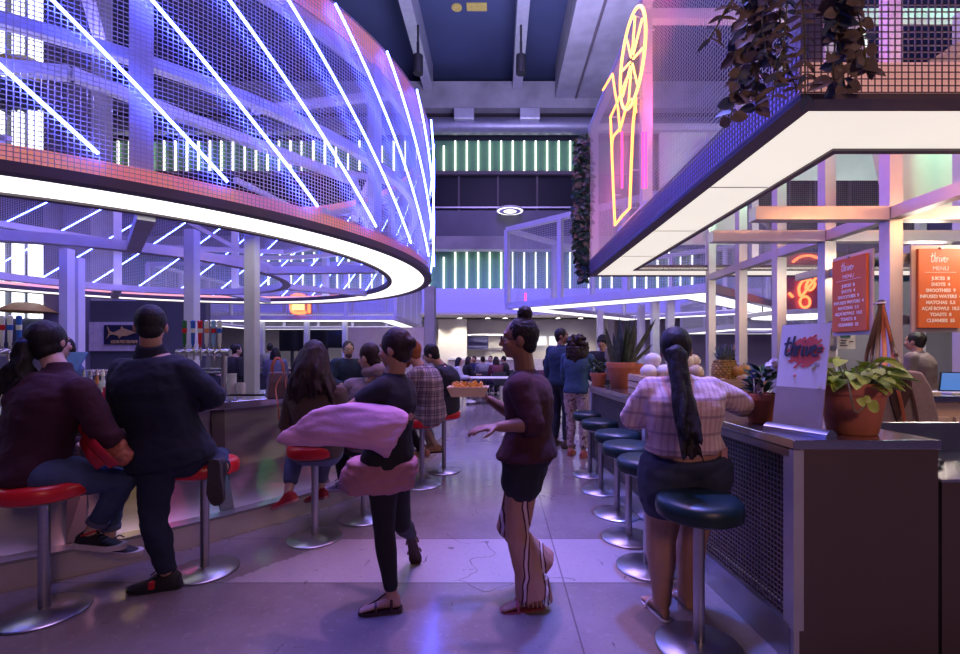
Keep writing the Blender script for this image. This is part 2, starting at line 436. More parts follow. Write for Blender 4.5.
# ================================================================= CANOPIES
CC = V((-6.07, 7.46, 0)); CR = 4.91
soffit_white = emit('white_soffit', (1., .97, .98), 1.6, panel=True)
soffit_warm = emit('warm_soffit', (1., .91, .81), .82, (.4, .38, .36), panel=True)
blue_neon = emit('blue_neon', (.055, .085, 1.), 44.)
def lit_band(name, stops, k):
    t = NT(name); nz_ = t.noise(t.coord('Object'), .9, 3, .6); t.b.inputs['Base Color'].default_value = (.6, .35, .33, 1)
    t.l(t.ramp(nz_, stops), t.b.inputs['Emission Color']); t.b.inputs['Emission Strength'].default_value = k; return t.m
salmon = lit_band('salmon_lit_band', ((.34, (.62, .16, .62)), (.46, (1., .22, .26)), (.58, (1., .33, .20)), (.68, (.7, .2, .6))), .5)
wire_dark = mat('mesh_wire_dark', (.30, .25, .27), .45, .3, .03, 3)
kiosk_steel = mat('satin_kiosk_steel', (.60, .57, .56), .36, .4, .06, 4)
copper = mat('copper_band', (.62, .34, .30), .45, .35, .12, 2.)

def polar(c, a, r, z): return V((c.x + r * math.cos(a), c.y + r * math.sin(a), z))

rc = thing('round_canopy', 'huge round canopy with blue neon tubes on wire mesh over the left bar', 'canopy', CC)
B().ring(CC, CR - .67, CR - .1, 2.77, 2.80, 160).build('light_panel', soffit_white, rc)
B().ring(CC, CR - .1, CR + .03, 2.75, 2.83, 160).build('outer_lip', lip_mat, rc, SM)
B().ring(CC, CR - .75, CR - .67, 2.75, 2.83, 160).build('inner_lip', lip_mat, rc, SM)
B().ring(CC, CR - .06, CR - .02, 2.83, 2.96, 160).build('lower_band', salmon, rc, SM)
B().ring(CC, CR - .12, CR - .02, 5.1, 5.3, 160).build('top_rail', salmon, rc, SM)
B().ring(CC, CR - .22, CR - .13, 4.95, 5.1, 128).build('top_ring_beam', frame_pale, rc, SM)
B().ring(CC, CR - .3, CR - .2, 3.9, 4.0, 128).build('middle_ring_beam', frame_pale, rc, SM)
def round_screen(c, r, z0, z1, sp, w, a0=0, a1=2 * PI, nseg=128):
    b = B(); n = int(abs(a1 - a0) * r / sp)
    for i in range(n):
        a = a0 + (a1 - a0) * i / n; p = polar(c, a, r, z0); q = polar(c, a, r, z1)
        t_ = V((-math.sin(a), math.cos(a), 0)) * (w / 2); o = V((math.cos(a), math.sin(a), 0)) * (w / 2)
        b.poly([p - t_ - o, p + t_ - o, p + t_ + o, p - t_ + o, q - t_ - o, q + t_ - o, q + t_ + o, q - t_ + o], [(0, 1, 5, 4), (1, 2, 6, 5), (2, 3, 7, 6), (3, 0, 4, 7)])
    m = int((z1 - z0) / sp)
    for k in range(m + 1):
        z_ = z0 + (z1 - z0) * k / m
        b.ring(c, r - w / 2, r + w / 2, z_ - w / 2, z_ + w / 2, nseg, a0, a1)
    return b
round_screen(CC, CR, 2.83, 5.3, .036, .0055).build('mesh_screen', wire_mat, rc, recalc=False)
# neon tubes: 36, each leaning 27.5 degrees of arc between bottom and top
R_ = math.radians
def neon_tube(ab):
    a0, a1 = R_(ab - 27.5), R_(ab)
    pts = [polar(CC, a1 + (a0 - a1) * k / 14, CR + .075, 2.98 + 2.25 * k / 14) for k in range(15)]
    o = B().tube(pts, .0135, 8).build('neon_tube', blue_neon, rc, SM)
    return o, pts
for k in range(36):
    ab = -52.6 + 10.0 * k
    o, pts = neon_tube(ab)
    if -60 < ab < 60:
        for i in (2, 7, 12):
            p = pts[i]; d = (p - V((CC.x, CC.y, p.z))).normalized()
            B().cyl(p - d * .08, p - d * .005, .017, 8).build('standoff', frame_pale, o, SM)
# structure under and inside the canopy
B().ring(CC, 2.33, 2.47, 2.70, 2.82, 96).build('inner_ring_beam', frame_pale, rc, SM)
for k in range(8):
    a = R_(-48.6 + 45 * k); d = V((math.cos(a), math.sin(a), 0))
    B().bar(CC + d * 2.45 + Z * 2.76, CC + d * (CR - .73) + Z * 2.76, .14, .11).build('radial_beam', frame_pale, rc)
for k in range(8):
    a = R_(-62 + 45 * k + 6); d = V((math.cos(a), math.sin(a), 0))
    B().bar(CC + d * 2.4 + Z * 5.15, CC + d * (CR - .15) + Z * 5.15, .1, .1).build('top_beam', frame_pale, rc)
    d2 = V((math.cos(a + R_(45)), math.sin(a + R_(45)), 0))
    if k % 2: B().bar(CC + d * 4.05 + Z * 3.4, CC + d2 * 4.05 + Z * 5.1, .09, .09).build('brace', frame_pale, rc)
    B().bar(CC + d * 4.05 + Z * 3.95, CC + d2 * 4.05 + Z * 3.95, .1, .1).build('cross_beam', frame_pale, rc)

for px, d_ in ((252, 5.15), (192, 5.4), (67, 6.4), (78, 7.0)):
    q = U(px, 0, d_); B().box((q.x - .058, d_ - .058, 1.0), (q.x + .058, d_ + .058, 2.9)).build('post', frame_pale, rc)
for k in range(12):
    a = R_(-49.5 + 30 * k); d = V((math.cos(a), math.sin(a), 0))
    B().bar(CC + d * (CR - .14) + Z * 2.83, CC + d * (CR - .14) + Z * 5.2, .16, .1, d).build('drum_upright', frame_pale, rc)

def flat_screen(b, p, q, z0, z1, sp, w):
    p, q = V(p), V(q); L = (q - p).length; d = (q - p).normalized(); n = V((-d.y, d.x, 0))
    def strip(a, c, s1, s2):
        b.poly([a - s1 - s2, a + s1 - s2, a + s1 + s2, a - s1 + s2, c - s1 - s2, c + s1 - s2, c + s1 + s2, c - s1 + s2], [(0, 1, 5, 4), (1, 2, 6, 5), (2, 3, 7, 6), (3, 0, 4, 7)])
    for i in range(int(L / sp) + 1):
        a = p + d * (i * sp); strip(V((a.x, a.y, z0)), V((a.x, a.y, z1)), d * (w / 2), n * (w / 2))
    for i in range(int((z1 - z0) / sp) + 1):
        z_ = z0 + i * sp; strip(V((p.x, p.y, z_)), V((q.x, q.y, z_)), n * (w / 2), Z * (w / 2))
    return b

# ---- right canopy
X0, X1, Y0, Y1, ZB, ZT = 1.535, 7.2, 2.33, 7.83, 2.75, 5.25
sc = thing('square_canopy', 'large square mesh canopy with warm white lit soffit above the right counter', 'canopy', (X0, Y0, ZB))
W = .115; IN = .64
def rim(b, x0, x1, y0, y1, w, z0, z1):
    b.box((x0, y0, z0), (x1, y0 + w, z1)); b.box((x0, y1 - w, z0), (x1, y1, z1))
    b.box((x0, y0 + w, z0), (x0 + w, y1 - w, z1)); b.box((x1 - w, y0 + w, z0), (x1, y1 - w, z1)); return b
rim(B(), X0, X1, Y0, Y1, W, ZB, ZB + .03).build('outer_lip', lip_mat, sc)
rim(B(), X0 + W, X1 - W, Y0 + W, Y1 - W, IN - W, ZB + .012, ZB + .04).build('light_panel', soffit_warm, sc)
rim(B(), X0 + IN - .05, X1 - IN + .05, Y0 + IN - .05, Y1 - IN + .05, .05, ZB - .003, ZB + .08).build('inner_lip', lip_mat, sc)
seam = B()
for y in (3.6, 4.9, 6.2): seam.box((X0 + W, y, ZB + .009), (X0 + IN - .06, y + .012, ZB + .014))
for x in (3.0, 4.4, 5.8): seam.box((x, Y0 + W, ZB + .009), (x + .012, Y0 + IN - .06, ZB + .014))
seam.build('panel_seam', mat('seam_grey', (.5, .47, .45), .6), sc)
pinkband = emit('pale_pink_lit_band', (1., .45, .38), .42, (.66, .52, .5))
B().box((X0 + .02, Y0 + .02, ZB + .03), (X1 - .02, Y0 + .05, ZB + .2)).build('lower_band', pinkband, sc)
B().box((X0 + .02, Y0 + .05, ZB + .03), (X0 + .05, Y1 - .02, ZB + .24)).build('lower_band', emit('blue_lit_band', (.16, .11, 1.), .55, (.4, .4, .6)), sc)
for (p, q) in (((X0, Y0, 0), (X0, Y1, 0)), ((X0, Y0, 0), (X1, Y0, 0)), ((X0, Y1, 0), (X1, Y1, 0))):
    flat_screen(B(), p, q, ZB + .035, ZT, .034, .0030 if p[1] != q[1] else .005).build('mesh_screen', wire_mat if p[1] != q[1] else wire_dark, sc, recalc=False)
flat_screen(B(), (X0 - .004, Y0, 0), (X0 - .004, Y1, 0), ZB + .035, ZB + .25, .034, .007).build('band_mesh', wire_dark, sc, recalc=False)
for (x, y) in ((X0 + .09, Y0 + .1), (X0 + .09, Y1 - .09), (X0 + .09, 5.05), (4.3, Y0 + .1), (X1 - .09, Y0 + .1), (X1 - .09, Y1 - .09), (4.3, Y1 - .09)):
    B().box((x - .055, y - .055, ZB + .08), (x + .055, y + .055, ZT)).build('corner_post', frame_pale, sc)
for (p, q) in (((X0, Y0 + .06, ZT), (X1, Y0 + .06, ZT)), ((X0 + .06, Y0, ZT), (X0 + .06, Y1, ZT)), ((X0, Y1 - .06, ZT), (X1, Y1 - .06, ZT)), ((X0 + .1, 5.05, ZT - .1), (X1, 5.05, ZT - .1))):
    B().bar(p, q, .11, .11).build('top_rail', frame_pale, sc)
for (p, q) in (((1.7, 2.6, 4.9), (4.3, 5.0, 2.9)), ((4.3, 2.55, 2.95), (7.0, 5.0, 5.1)), ((2.0, 7.6, 2.95), (4.3, 7.6, 5.1)), ((2.2, 2.55, 2.9), (4.2, 2.55, 4.2))):
    B().bar(p, q, .1, .1).build('brace', frame_mat, sc)
# beams below the opening and posts of the kiosk
PXs = 3.33
for y in (3.9, 4.66): B().box((X0 + IN - .02, y - .055, 2.58), (X1 - .2, y + .055, 2.69)).build('cross_beam', kiosk_steel, sc)
for x in (PXs, 4.7): B().box((x - .05, 2.6, 2.585), (x + .05, 7.2, 2.685)).build('long_beam', kiosk_steel, sc)
for y in (3.9, 4.66, 5.45, 6.3, 7.2): B().box((PXs - .055, y - .055, 1.07 if y == 4.66 else 0), (PXs + .055, y + .055, 4.9)).build('post', kiosk_steel, sc)
for y in (3.9, 4.66): B().box((4.65, y - .05, 1.07 if y == 4.66 else 0), (4.75, y + .05, 4.9)).build('post', kiosk_steel, sc)
for z_ in (2.26, 1.74):
    B().box((PXs - .02, 3.9, z_ - .04), (PXs + .02, 4.66, z_ + .04)).build('rail', steel_floor, sc)
    B().box((PXs, 3.86, z_ - .04), (4.7, 3.9, z_ + .04)).build('rail', steel_floor, sc)

poly_p = mat('polycarbonate_panel', (.62, .72, .66), .5, 0, .1, 1.5)
for (xa, xb, y, za, zb) in ((4.4, 7.0, 5.2, 2.95, 4.1), (2.6, 3.9, 7.4, 3.2, 5.0), (4.6, 6.9, 7.3, 4.2, 5.1)):
    B().box((xa, y, za), (xb, y + .03, zb)).build('inner_panel', poly_p, sc)
# ---- neon drinking glass on the left face of the right canopy
NX = X0 - .09
def nz(px, py):
    d = NX * F / (px - VX); return V((NX, d, EYE + (VY - py) * d / F))
neon_o = emit('orange_neon', (1., .30, .06), 4.0, (.08, .04, .02)); neon_y = emit('yellow_neon', (1., .42, .10), 4.0, (.08, .05, .02))
neon_p = emit('pink_neon', (1., .06, .30), 2.4, (.08, .02, .04))
ng = thing('neon_sign', 'yellow and orange neon drinking glass with straw and citrus wheel on the right canopy mesh', 'neon sign', nz(628, 130))
wc = V((NX, 4.97, 4.62)); wr = .47
def ell(c, r, n=40, rz=1.0): return [V((NX, c.y + r * math.cos(2 * PI * k / n), c.z + r * rz * math.sin(2 * PI * k / n))) for k in range(n)]
B().tube(ell(wc, wr), .016, 8, closed=True).build('citrus_wheel', neon_y, ng, SM)
for k in range(8):
    a = PI * k / 4 + .3
    B().tube([wc + V((0, .06 * math.cos(a), .06 * math.sin(a))), wc + V((0, (wr - .06) * math.cos(a), (wr - .06) * math.sin(a)))], .012, 6).build('wheel_spoke', neon_y, ng, SM)
gl = [nz(*p) for p in ((636, 98), (633, 125), (631, 170), (629.7, 208), (622, 216), (615, 225), (613.5, 195), (612, 155), (610.5, 117), (617, 103), (627, 78))]
B().tube(gl, .015, 8).build('glass_outline', neon_o, ng, SM)
B().tube([nz(*p) for p in ((603, 90), (612.5, 74), (615, 92), (618, 108), (620, 131))], .014, 8).build('straw', neon_o, ng, SM)
B().tube(smooth_path([nz(*p) for p in ((611.5, 152), (613, 138), (617, 132), (621, 126), (626, 108), (630, 100), (634, 102), (636, 112))]), .014, 8).build('liquid_line', neon_o, ng, SM)
for px in (622, 643, 646):
    B().tube([nz(px, 132), nz(px, 188)], .012, 6).build('pink_tube', neon_p, ng, SM)
for p in gl[::2] + ell(wc, wr, 8):
    B().cyl(p, p + V((.085, 0, 0)), .008, 6).build('standoff', frame_pale, ng)
bpj = B(); bpj.box((NX + .07, nz(640, 0).y, 3.0), (NX + .075, nz(612, 0).y, 3.02)); bpj.build('mount_rail', frame_pale, ng)

# ---- mid canopies
def box_canopy(name, label, corners, zb, zt, sp, w, lp=.5, frame_m=frame_pale, lit=soffit_white, posts=()):
    """canopy over a convex quad of ground corners (counter-clockwise)"""
    cs = [V((*c, 0)) for c in corners]; ctr = sum(cs, V()) / len(cs)
    r = thing(name, label, 'canopy', (ctr.x, ctr.y, zb)); n = len(cs)
    for i in range(n):
        p, q = cs[i], cs[(i + 1) % n]; inw = (ctr - (p + q) / 2).normalized()
        d = (q - p).normalized(); nn = V((-d.y, d.x, 0)); nn = nn if nn.dot(inw) > 0 else -nn
        B().bar(p + Z * (zb + .09), q + Z * (zb + .09), .16, .18, Z).build('bottom_rail', frame_m, r)
        B().bar(p + Z * zt, q + Z * zt, .14, .14, Z).build('top_rail', frame_m, r)
        B().prism([p + d * .12 + nn * .12 + Z * (zb - .012), q - d * .12 + nn * .12 + Z * (zb - .012), q - d * (lp) + nn * lp + Z * (zb - .012), p + d * (lp) + nn * lp + Z * (zb - .012)], (0, 0, .01)).build('light_panel', lit, r)
        B().prism([p + d * lp + nn * lp + Z * (zb - .02), q - d * lp + nn * lp + Z * (zb - .02), q - d * (lp + .1) + nn * (lp + .1) + Z * (zb - .02), p + d * (lp + .1) + nn * (lp + .1) + Z * (zb - .02)], (0, 0, .1)).build('inner_rail', frame_m, r)
        flat_screen(B(), p, q, zb + .18, zt, sp, w).build('mesh_screen', wire_mat, r, recalc=False)
        L = (q - p).length; m = max(1, int(L / 1.9))
        for k in range(m):
            a = p + d * (L * k / m)
            B().bar(a + Z * (zb + .15), a + Z * zt, .13, .13, d).build('upright', frame_m, r)
    for (x, y) in posts:
        B().box((x - .09, y - .09, 0), (x + .09, y + .09, zb + .1)).build('post', frame_m, r)
    return r
box_canopy('square_canopy', 'violet lit square mesh canopy turned cornerwise beyond the right counter', [(.27, 13.7), (4.5, 9.8), (9.3, 14.7), (5.1, 18.6)], 2.75, 5.1, .06, .006, .8,
           posts=[(U(655, 0, 12.).x, 12.), (U(641, 0, 13.5).x, 13.5), (U(670, 0, 12.).x, 12.), (U(600, 0, 15).x, 15.)])
box_canopy('square_canopy', 'long low violet canopy with a burger neon seen behind the left bar', [(-14.0, 18.4), (-4.1, 18.4), (-4.35, 26.0), (-14.0, 26.0)], 2.75, 5.0, .09, .014, .7,
           posts=[(U(307, 0, 19).x, 19.), (U(345, 0, 19).x, 19.), (U(262, 0, 19).x, 19.), (U(402, 0, 25).x, 25.)])
box_canopy('square_canopy', 'low grey canopy with corrugated side beyond the wooden fruit crates', [(8.4, 16.2), (12.5, 16.2), (12.5, 21.), (8.4, 21.)], 2.3, 3.6, .09, .02, .6)
# small oval hanging light by the far right neon
c = U(805, 317, 13.)
hr = thing('oval_light', 'glowing oval ring light below the red squiggle neon', 'lamp', c)
B().lathe([(1.0, .0), (1.35, .0), (1.35, .06), (1.0, .06)], c, 40).build('light_ring', soffit_white, hr, SM)
B().lathe([(1.35, .0), (1.45, .0), (1.45, .12), (1.35, .12)], c, 40).build('outer_rim', frame_mat, hr, SM)
for s in (-1, 1): B().cyl(c + V((s * 1.2, 0, .06)), c + V((s * 1.2, 0, 2.5)), .02, 6).build('hanging_rod', lip_mat, hr)
# burger neon behind the left canopy
bn = thing('neon_sign', 'small orange burger neon on the low canopy behind the left bar', 'neon sign', U(299, 312, 18.2))
def b2(px, py, d=18.22): return U(px, py, d)
red_o = emit('red_orange_neon', (1., .16, .05), 3.2, (.08, .02, .02)); amber = emit('amber_neon', (1., .5, .16), 3., (.08, .04, .02))
B().tube(smooth_path([b2(*p) for p in ((291, 301), (292, 296), (298, 294.5), (304, 296), (305, 301))]), .05, 8).build('bun_outline', red_o, bn, SM)
B().tube(smooth_path([b2(*p) for p in ((291, 303), (291, 309), (294, 312.5), (301, 313), (306, 312)) ]), .06, 8).build('bun_base', red_o, bn, SM)
for y in (304, 306.5, 309): B().tube([b2(292.5, y), b2(304, y)], .05, 6).build('filling_line', amber, bn, SM)
B().tube([b2(309, 304), b2(309, 313)], .06, 6).build('side_stroke', red_o, bn, SM)
B().box((b2(290, 0).x, 18.26, b2(0, 314).z), (b2(311, 0).x, 18.31, b2(0, 294).z)).build('back_board', mat('neon_backing', (.5, .25, .2), .6), bn)
# red squiggle neon far right
sn = thing('neon_sign', 'red squiggle neon loops on pink board between the posts at right', 'neon sign', U(806, 284, 12.5))
def s2(px, py): return U(px, py, 12.46)
B().tube(smooth_path([s2(*p) for p in ((793, 262), (800, 257), (810, 255.5), (818, 258))]), .035, 6).build('neon_arc', red_o, sn, SM)
B().tube(smooth_path([s2(*p) for p in ((816, 278), (808, 288), (801, 296), (799, 288), (803, 281), (810, 280), (815, 284), (811, 290), (806, 288), (808, 281))]), .035, 6).build('neon_loop', red_o, sn, SM)
B().tube(smooth_path([s2(805 + 5 * math.cos(a), 302 + 5.5 * math.sin(a)) for a in [2 * PI * k / 12 for k in range(13)]]), .035, 6).build('neon_ring', red_o, sn, SM)
B().tube([s2(789, 293), s2(793, 297)], .035, 6).build('neon_dash', red_o, sn, SM)
pa, pb = s2(788, 252), s2(822, 312)
B().box((pa.x, 12.52, pb.z), (pb.x, 12.58, pa.z)).build('back_board', mat('pink_board', (.42, .16, .22), .6), sn)
for s in (792, 818): B().cyl(s2(s, 252) + V((0, .09, 0)), s2(s, 252) + V((0, .09, 2.)), .02, 6).build('hanging_rod', lip_mat, sn)
# pink vertical neon on the cornerwise canopy
pn = s2
v = U(525.5, 303, 13.3)
B_ = B().cyl(v + V((0, 0, -.25)), v + V((0, 0, .28)), .03, 8)
tag(B_.build('neon_stroke', neon_p, None, SM, org=v), 'short upright pink neon stroke on the cornerwise violet canopy', 'neon sign')
# ================================================================= BARS AND STOOLS
BC = V((-6.2, 7.1, 0))
bar_steel = mat('bar_front_steel', (.36, .34, .32), .42, .85, .1, 2.5, .04, 30, (1, 1, 6))
top_steel = mat('counter_steel', (.66, .66, .70), .2, 1., .06, 3, .03, 30)
lb = thing('round_bar', 'curved steel bar front with foot ledge on the left, curving away', 'bar', BC)
def rings(prof, n=160):
    return [[polar(BC, 2 * PI * j / n, r, z) for j in range(n)] for r, z in prof]
B().loft(rings([(5.0, 1.0), (4.99, .85), (5.02, .6), (5.1, .3), (5.21, .185), (5.1, .185), (4.9, .3), (4.85, 1.0)]), False, True).build('front_panel', bar_steel, lb, 1.0)
B().ring(BC, 5.0, 5.34, .165, .185, 160).build('foot_ledge', bar_steel, lb, SM)
B().ring(BC, 5.2, 5.33, .0, .165, 160).build('plinth', mat('plinth_steel', (.62, .54, .52), .5, .5, .1, 2), lb, SM)
for k in range(18):
    a = R_(-100 + 10 * k); d = V((math.cos(a), math.sin(a), 0)); s = V((-d.y, d.x, 0))
    B().prism([BC + d * 5.008 + s * .05 + Z * 1.0, BC + d * 5.008 - s * .05 + Z * 1.0, BC + d * 5.03 - s * .05 + Z * .6, BC + d * 5.22 - s * .05 + Z * .19, BC + d * 5.22 + s * .05 + Z * .19, BC + d * 5.03 + s * .05 + Z * .6], -d * .02).build('panel_rib', lip_mat, lb)
tag(B().ring(BC, 4.42, 5.17, 1.0, 1.06, 160).build('bar_counter', top_steel, None, SM, .004, org=BC), 'curved polished steel bar top of the left bar', 'counter')
ib = thing('back_counter', 'inner steel work counter of the round bar, behind the bar top', 'counter', BC)
B().ring(BC, 3.55, 4.15, .96, 1.0, 128).build('worktop', top_steel, ib, SM)
B().ring(BC, 3.6, 4.1, 0, .96, 128).build('cabinet_front', dark_panel, ib, SM)

def make_stool(name, vinyl, label, group, H=.755):
    r = thing(name, label, 'stool', (0, 0, 0), group)
    B().lathe([(.0, .0), (.205, .0), (.208, .008), (.2, .016), (.06, .03), (.04, .034), (0, .034)], n=40).build('base', steel, r, SM)
    B().lathe([(0, .02), (.027, .02), (.027, H - .11), (0, H - .11)], n=24).build('post', steel, r, SM)
    B().lathe([(0, H - .12), (.13, H - .12), (.17, H - .1), (0, H - .095)], n=32).build('seat_plate', steel, r, SM)
    B().lathe([(0, H - .1), (.185, H - .1), (.203, H - .088), (.207, H - .06), (.203, H - .025), (.188, H - .008), (.15, H + .001), (.08, H + .004), (0, H + .005)], n=40).build('seat', vinyl, r, SM)
    return r
RED = [((-2.555, 2.59), 'red topped bar stool under the woman in the maroon sweater'), ((-1.97, 3.09), 'red topped bar stool under the bent leg of the man in the navy jumper'),
       ((-1.445, 3.63), 'red topped bar stool under the woman with long wavy hair'), ((-1.187, 4.07), 'red topped bar stool under the man in the grey hoodie'),
       ((-.84, 5.08), 'red topped bar stool under the man in the plaid shirt'), ((-.667, 5.68), 'red topped bar stool farthest along, under the man in black')]
st = make_stool('bar_stool', red_vinyl, RED[0][1], 'red stools around the round bar'); st.location = (*RED[0][0], 0)
for (x, y), lab in RED[1:]: dup(st, (x, y, 0), random.random() * 6, lab)
GRN = [((1.0, 2.29), 'dark green topped bar stool nearest the camera, at the right counter'), ((1.02, 3.14), 'dark green topped bar stool beside the striped shirt woman, second from the camera'),
       ((1.03, 3.63), 'dark green topped bar stool third in the row along the right counter'), ((1.08, 4.17), 'dark green topped bar stool fourth in the row along the right counter'),
       ((1.09, 4.87), 'dark green topped bar stool fifth in the row along the right counter'), ((1.1, 5.51), 'dark green topped bar stool at the far end of the right counter')]
st2 = make_stool('bar_stool', green_vinyl, GRN[0][1], 'green stools along the right counter'); st2.location = (*GRN[0][0], 0)
for (x, y), lab in GRN[1:]: dup(st2, (x, y, 0), random.random() * 6, lab)

# ---- right counter: runs away from the camera, slightly turned
E0, E1 = V((1.375, 2.14, 0)), V((1.14, 5.75, 0))       # aisle edge, near and far
wd = V((.69, .0, 0))
brush = mat('brushed_end_panel', (.15, .11, .105), .45, .5, .05, 2.2, .03, 30, (1, 1, .3))
rb = thing('counter', 'right serving counter with brushed steel end panel and green wire mesh side', 'counter', E0)
ct = B().prism([E0 + Z * 1.015, E0 + wd + Z * 1.015, E1 + wd * 1.0 + Z * 1.015, E1 + Z * 1.015], (0, 0, .045)).build('serving_counter', top_steel, None, None, .004, org=E0)
tag(ct, 'long polished steel counter top with potted plants standing on it', 'counter')
B().box((E0.x + .02, 2.15, 0), (E0.x + .685, 2.19, 1.012)).build('end_panel', brush, rb, None, .003)
B().box((E0.x + .005, 2.145, 0), (E0.x + .03, 2.2, 1.012)).build('corner_trim', frame_mat, rb)
dv = (E1 - E0).normalized(); nv = V((-dv.y, dv.x, 0)); nv = nv if nv.x > 0 else -nv
def side(a, b, off, z0, z1, th):
    """slab along the aisle side between distances a and b"""
    p = E0 + dv * a + nv * off; q = E0 + dv * b + nv * off
    return B().prism([p + Z * z0, q + Z * z0, q + Z * z1, p + Z * z1], nv * th)
LN = (E1 - E0).length
side(.03, LN - .02, .09, .2, 1.012, .03).build('back_panel', mat('olive_panel', (.06, .12, .03), .5, 0, .2, 3), rb)
side(.03, LN - .02, .0, .0, .17, .05).build('plinth', steel_floor, rb)
side(.03, LN - .02, .0, .17, .185, .12).build('plinth_ledge', steel_floor, rb)
side(.03, LN - .02, .0, .975, 1.012, .05).build('top_rail', steel_floor, rb)
for a in (.0, 1.8, LN - .1): side(a, a + .07, .0, .17, 1.012, .05).build('upright', frame_mat, rb)
b = B(); pa = E0 + dv * .05 + nv * .03; pb = E0 + dv * (LN - .05) + nv * .03
flat_screen(b, pa, pb, .185, .975, .026, .0045); b.build('mesh_side', wire_dark, rb, recalc=False)
slat = B()
# far end storage: pale slatted wooden rack
rk = thing('slatted_rack', 'pale wooden slatted rack under the far end of the right counter', 'rack', E1 + V((.15, -.1, 0)))
for k in range(5):
    z_ = .62 + k * .075
    B().box((E1.x + .06, E1.y + .03, z_), (E1.x + .5, E1.y + .055, z_ + .05)).build('slat', wood, rk)
for x in (.0, .5): B().box((E1.x + x, E1.y - .02, 0), (E1.x + x + .06, E1.y + .055, 1.01)).build('post', wood, rk)
# lower shelf continuing to the right of the end panel
ls = thing('side_counter', 'low dark side counter right of the brushed end panel', 'counter', (2.1, 2.2, 0))
B().box((2.085, 2.16, 0), (3.2, 2.8, .86)).build('body', brush, ls)
B().box((2.075, 2.15, .86), (3.2, 2.8, .875)).build('worktop', top_steel, ls)
B().box((2.08, 2.8, .875), (3.2, 2.83, 1.04)).build('backsplash', steel_floor, ls)
# work counter with drawers behind
wc_ = thing('service_counter', 'tan service counter with drawers behind the kiosk posts', 'counter', (3.3, 4.5, 0))
tan = mat('tan_laminate', (.55, .44, .37), .5, 0, .05, 1.5)
B().box((2.75, 4.2, 0), (5.6, 4.9, 1.02)).build('body', tan, wc_)
B().box((2.7, 4.15, 1.02), (5.6, 4.92, 1.07)).build('worktop', top_steel, wc_)
for x in (2.85, 3.5, 4.15):
    dr = B().box((x, 4.17, .6), (x + .6, 4.2, .88)).build('drawer', tan, wc_, None, .006)
    B().box((x + .22, 4.155, .9), (x + .34, 4.2, .93)).build('handle', black_gloss, wc_)
# kiosk back: glazed wall with pegboards
gy = mat('kiosk_back', (.20, .22, .25), .4, .1, .15, .8)
kb = thing('kiosk_back_wall', 'grey glazed back wall behind the service counter with chalk writing', 'partition', (7., 7.4, 0))
B().box((5.3, 7.38, 0), (9.0, 7.44, 2.6)).build('panel', gy, kb)
for x in (5.3, 6.7, 8.1): B().box((x, 7.3, 0), (x + .09, 7.38, 2.6)).build('mullion', frame_pale, kb)
chalk = mat('chalk_pink', (.7, .5, .55), .8)
for z_, s_ in ((1.80, 'fresh'), ):
    for k in range(5):
        x = 6.9 + k * .13
        B().tube(smooth_path([V((x, 7.36, z_)), V((x + .05, 7.36, z_ + .16)), V((x + .09, 7.36, z_ + .02)), V((x + .13, 7.36, z_ + .1))], 4), .012, 5).build('chalk_stroke', chalk, kb)
ps = thing('notice', 'white paper notice with a green heading behind the big potted plant', 'poster', U(845, 346, 4.6))
pa, pb = U(837.5, 331, 4.58), U(856, 349, 4.58)
B().box((pa.x, 4.585, pb.z), (pb.x, 4.6, pa.z)).build('paper', white_paint, ps)
pa2, pb2 = U(841, 332.5, 4.575), U(850.5, 337.5, 4.575)
B().box((pa2.x, 4.575, pb2.z), (pb2.x, 4.585, pa2.z)).build('green_heading', mat('green_print', (.03, .16, .12), .6), ps)
for k, (x0, x1, y) in enumerate(((841, 847, 340), (841, 846, 342.5), (841, 848, 345), (850, 854, 341))):
    q0, q1 = U(x0, y, 4.575), U(x1, y + 1, 4.575)
    B().box((q0.x, 4.58, q1.z), (q1.x, 4.585, q0.z)).build('print_line', dark_panel, ps)
B().box((pa.x, 4.6, pb.z - .02), (PXs, 4.62, pb.z + .03)).build('mount_bar', steel_floor, ps)

# ---- menus
peg = NT('pegboard'); vec = peg.coord('Object', (38, 38, 38))
vr = peg.n('ShaderNodeTexVoronoi'); vr.inputs['Randomness'].default_value = 0; peg.l(vec, vr.inputs['Vector'])
peg.l(peg.mix(peg.math('LESS_THAN', vr.outputs['Distance'], .2), (.55, .5, .47), (.06, .05, .05)), peg.b.inputs['Base Color'])
orange = mat('orange_menu', (.60, .15, .035), .5, 0, .04, 3)
ink = mat('white_ink', (.85, .8, .74), .6)
MENU = ['JUICES  8', 'SHOTS  4', 'SMOOTHIES  9', 'INFUSED WATERS  4', 'MATCHAS  5.5', 'A\u00c7A\u00cd BOWLS  10.5', 'TOASTS  8', 'CLEANSES  55']
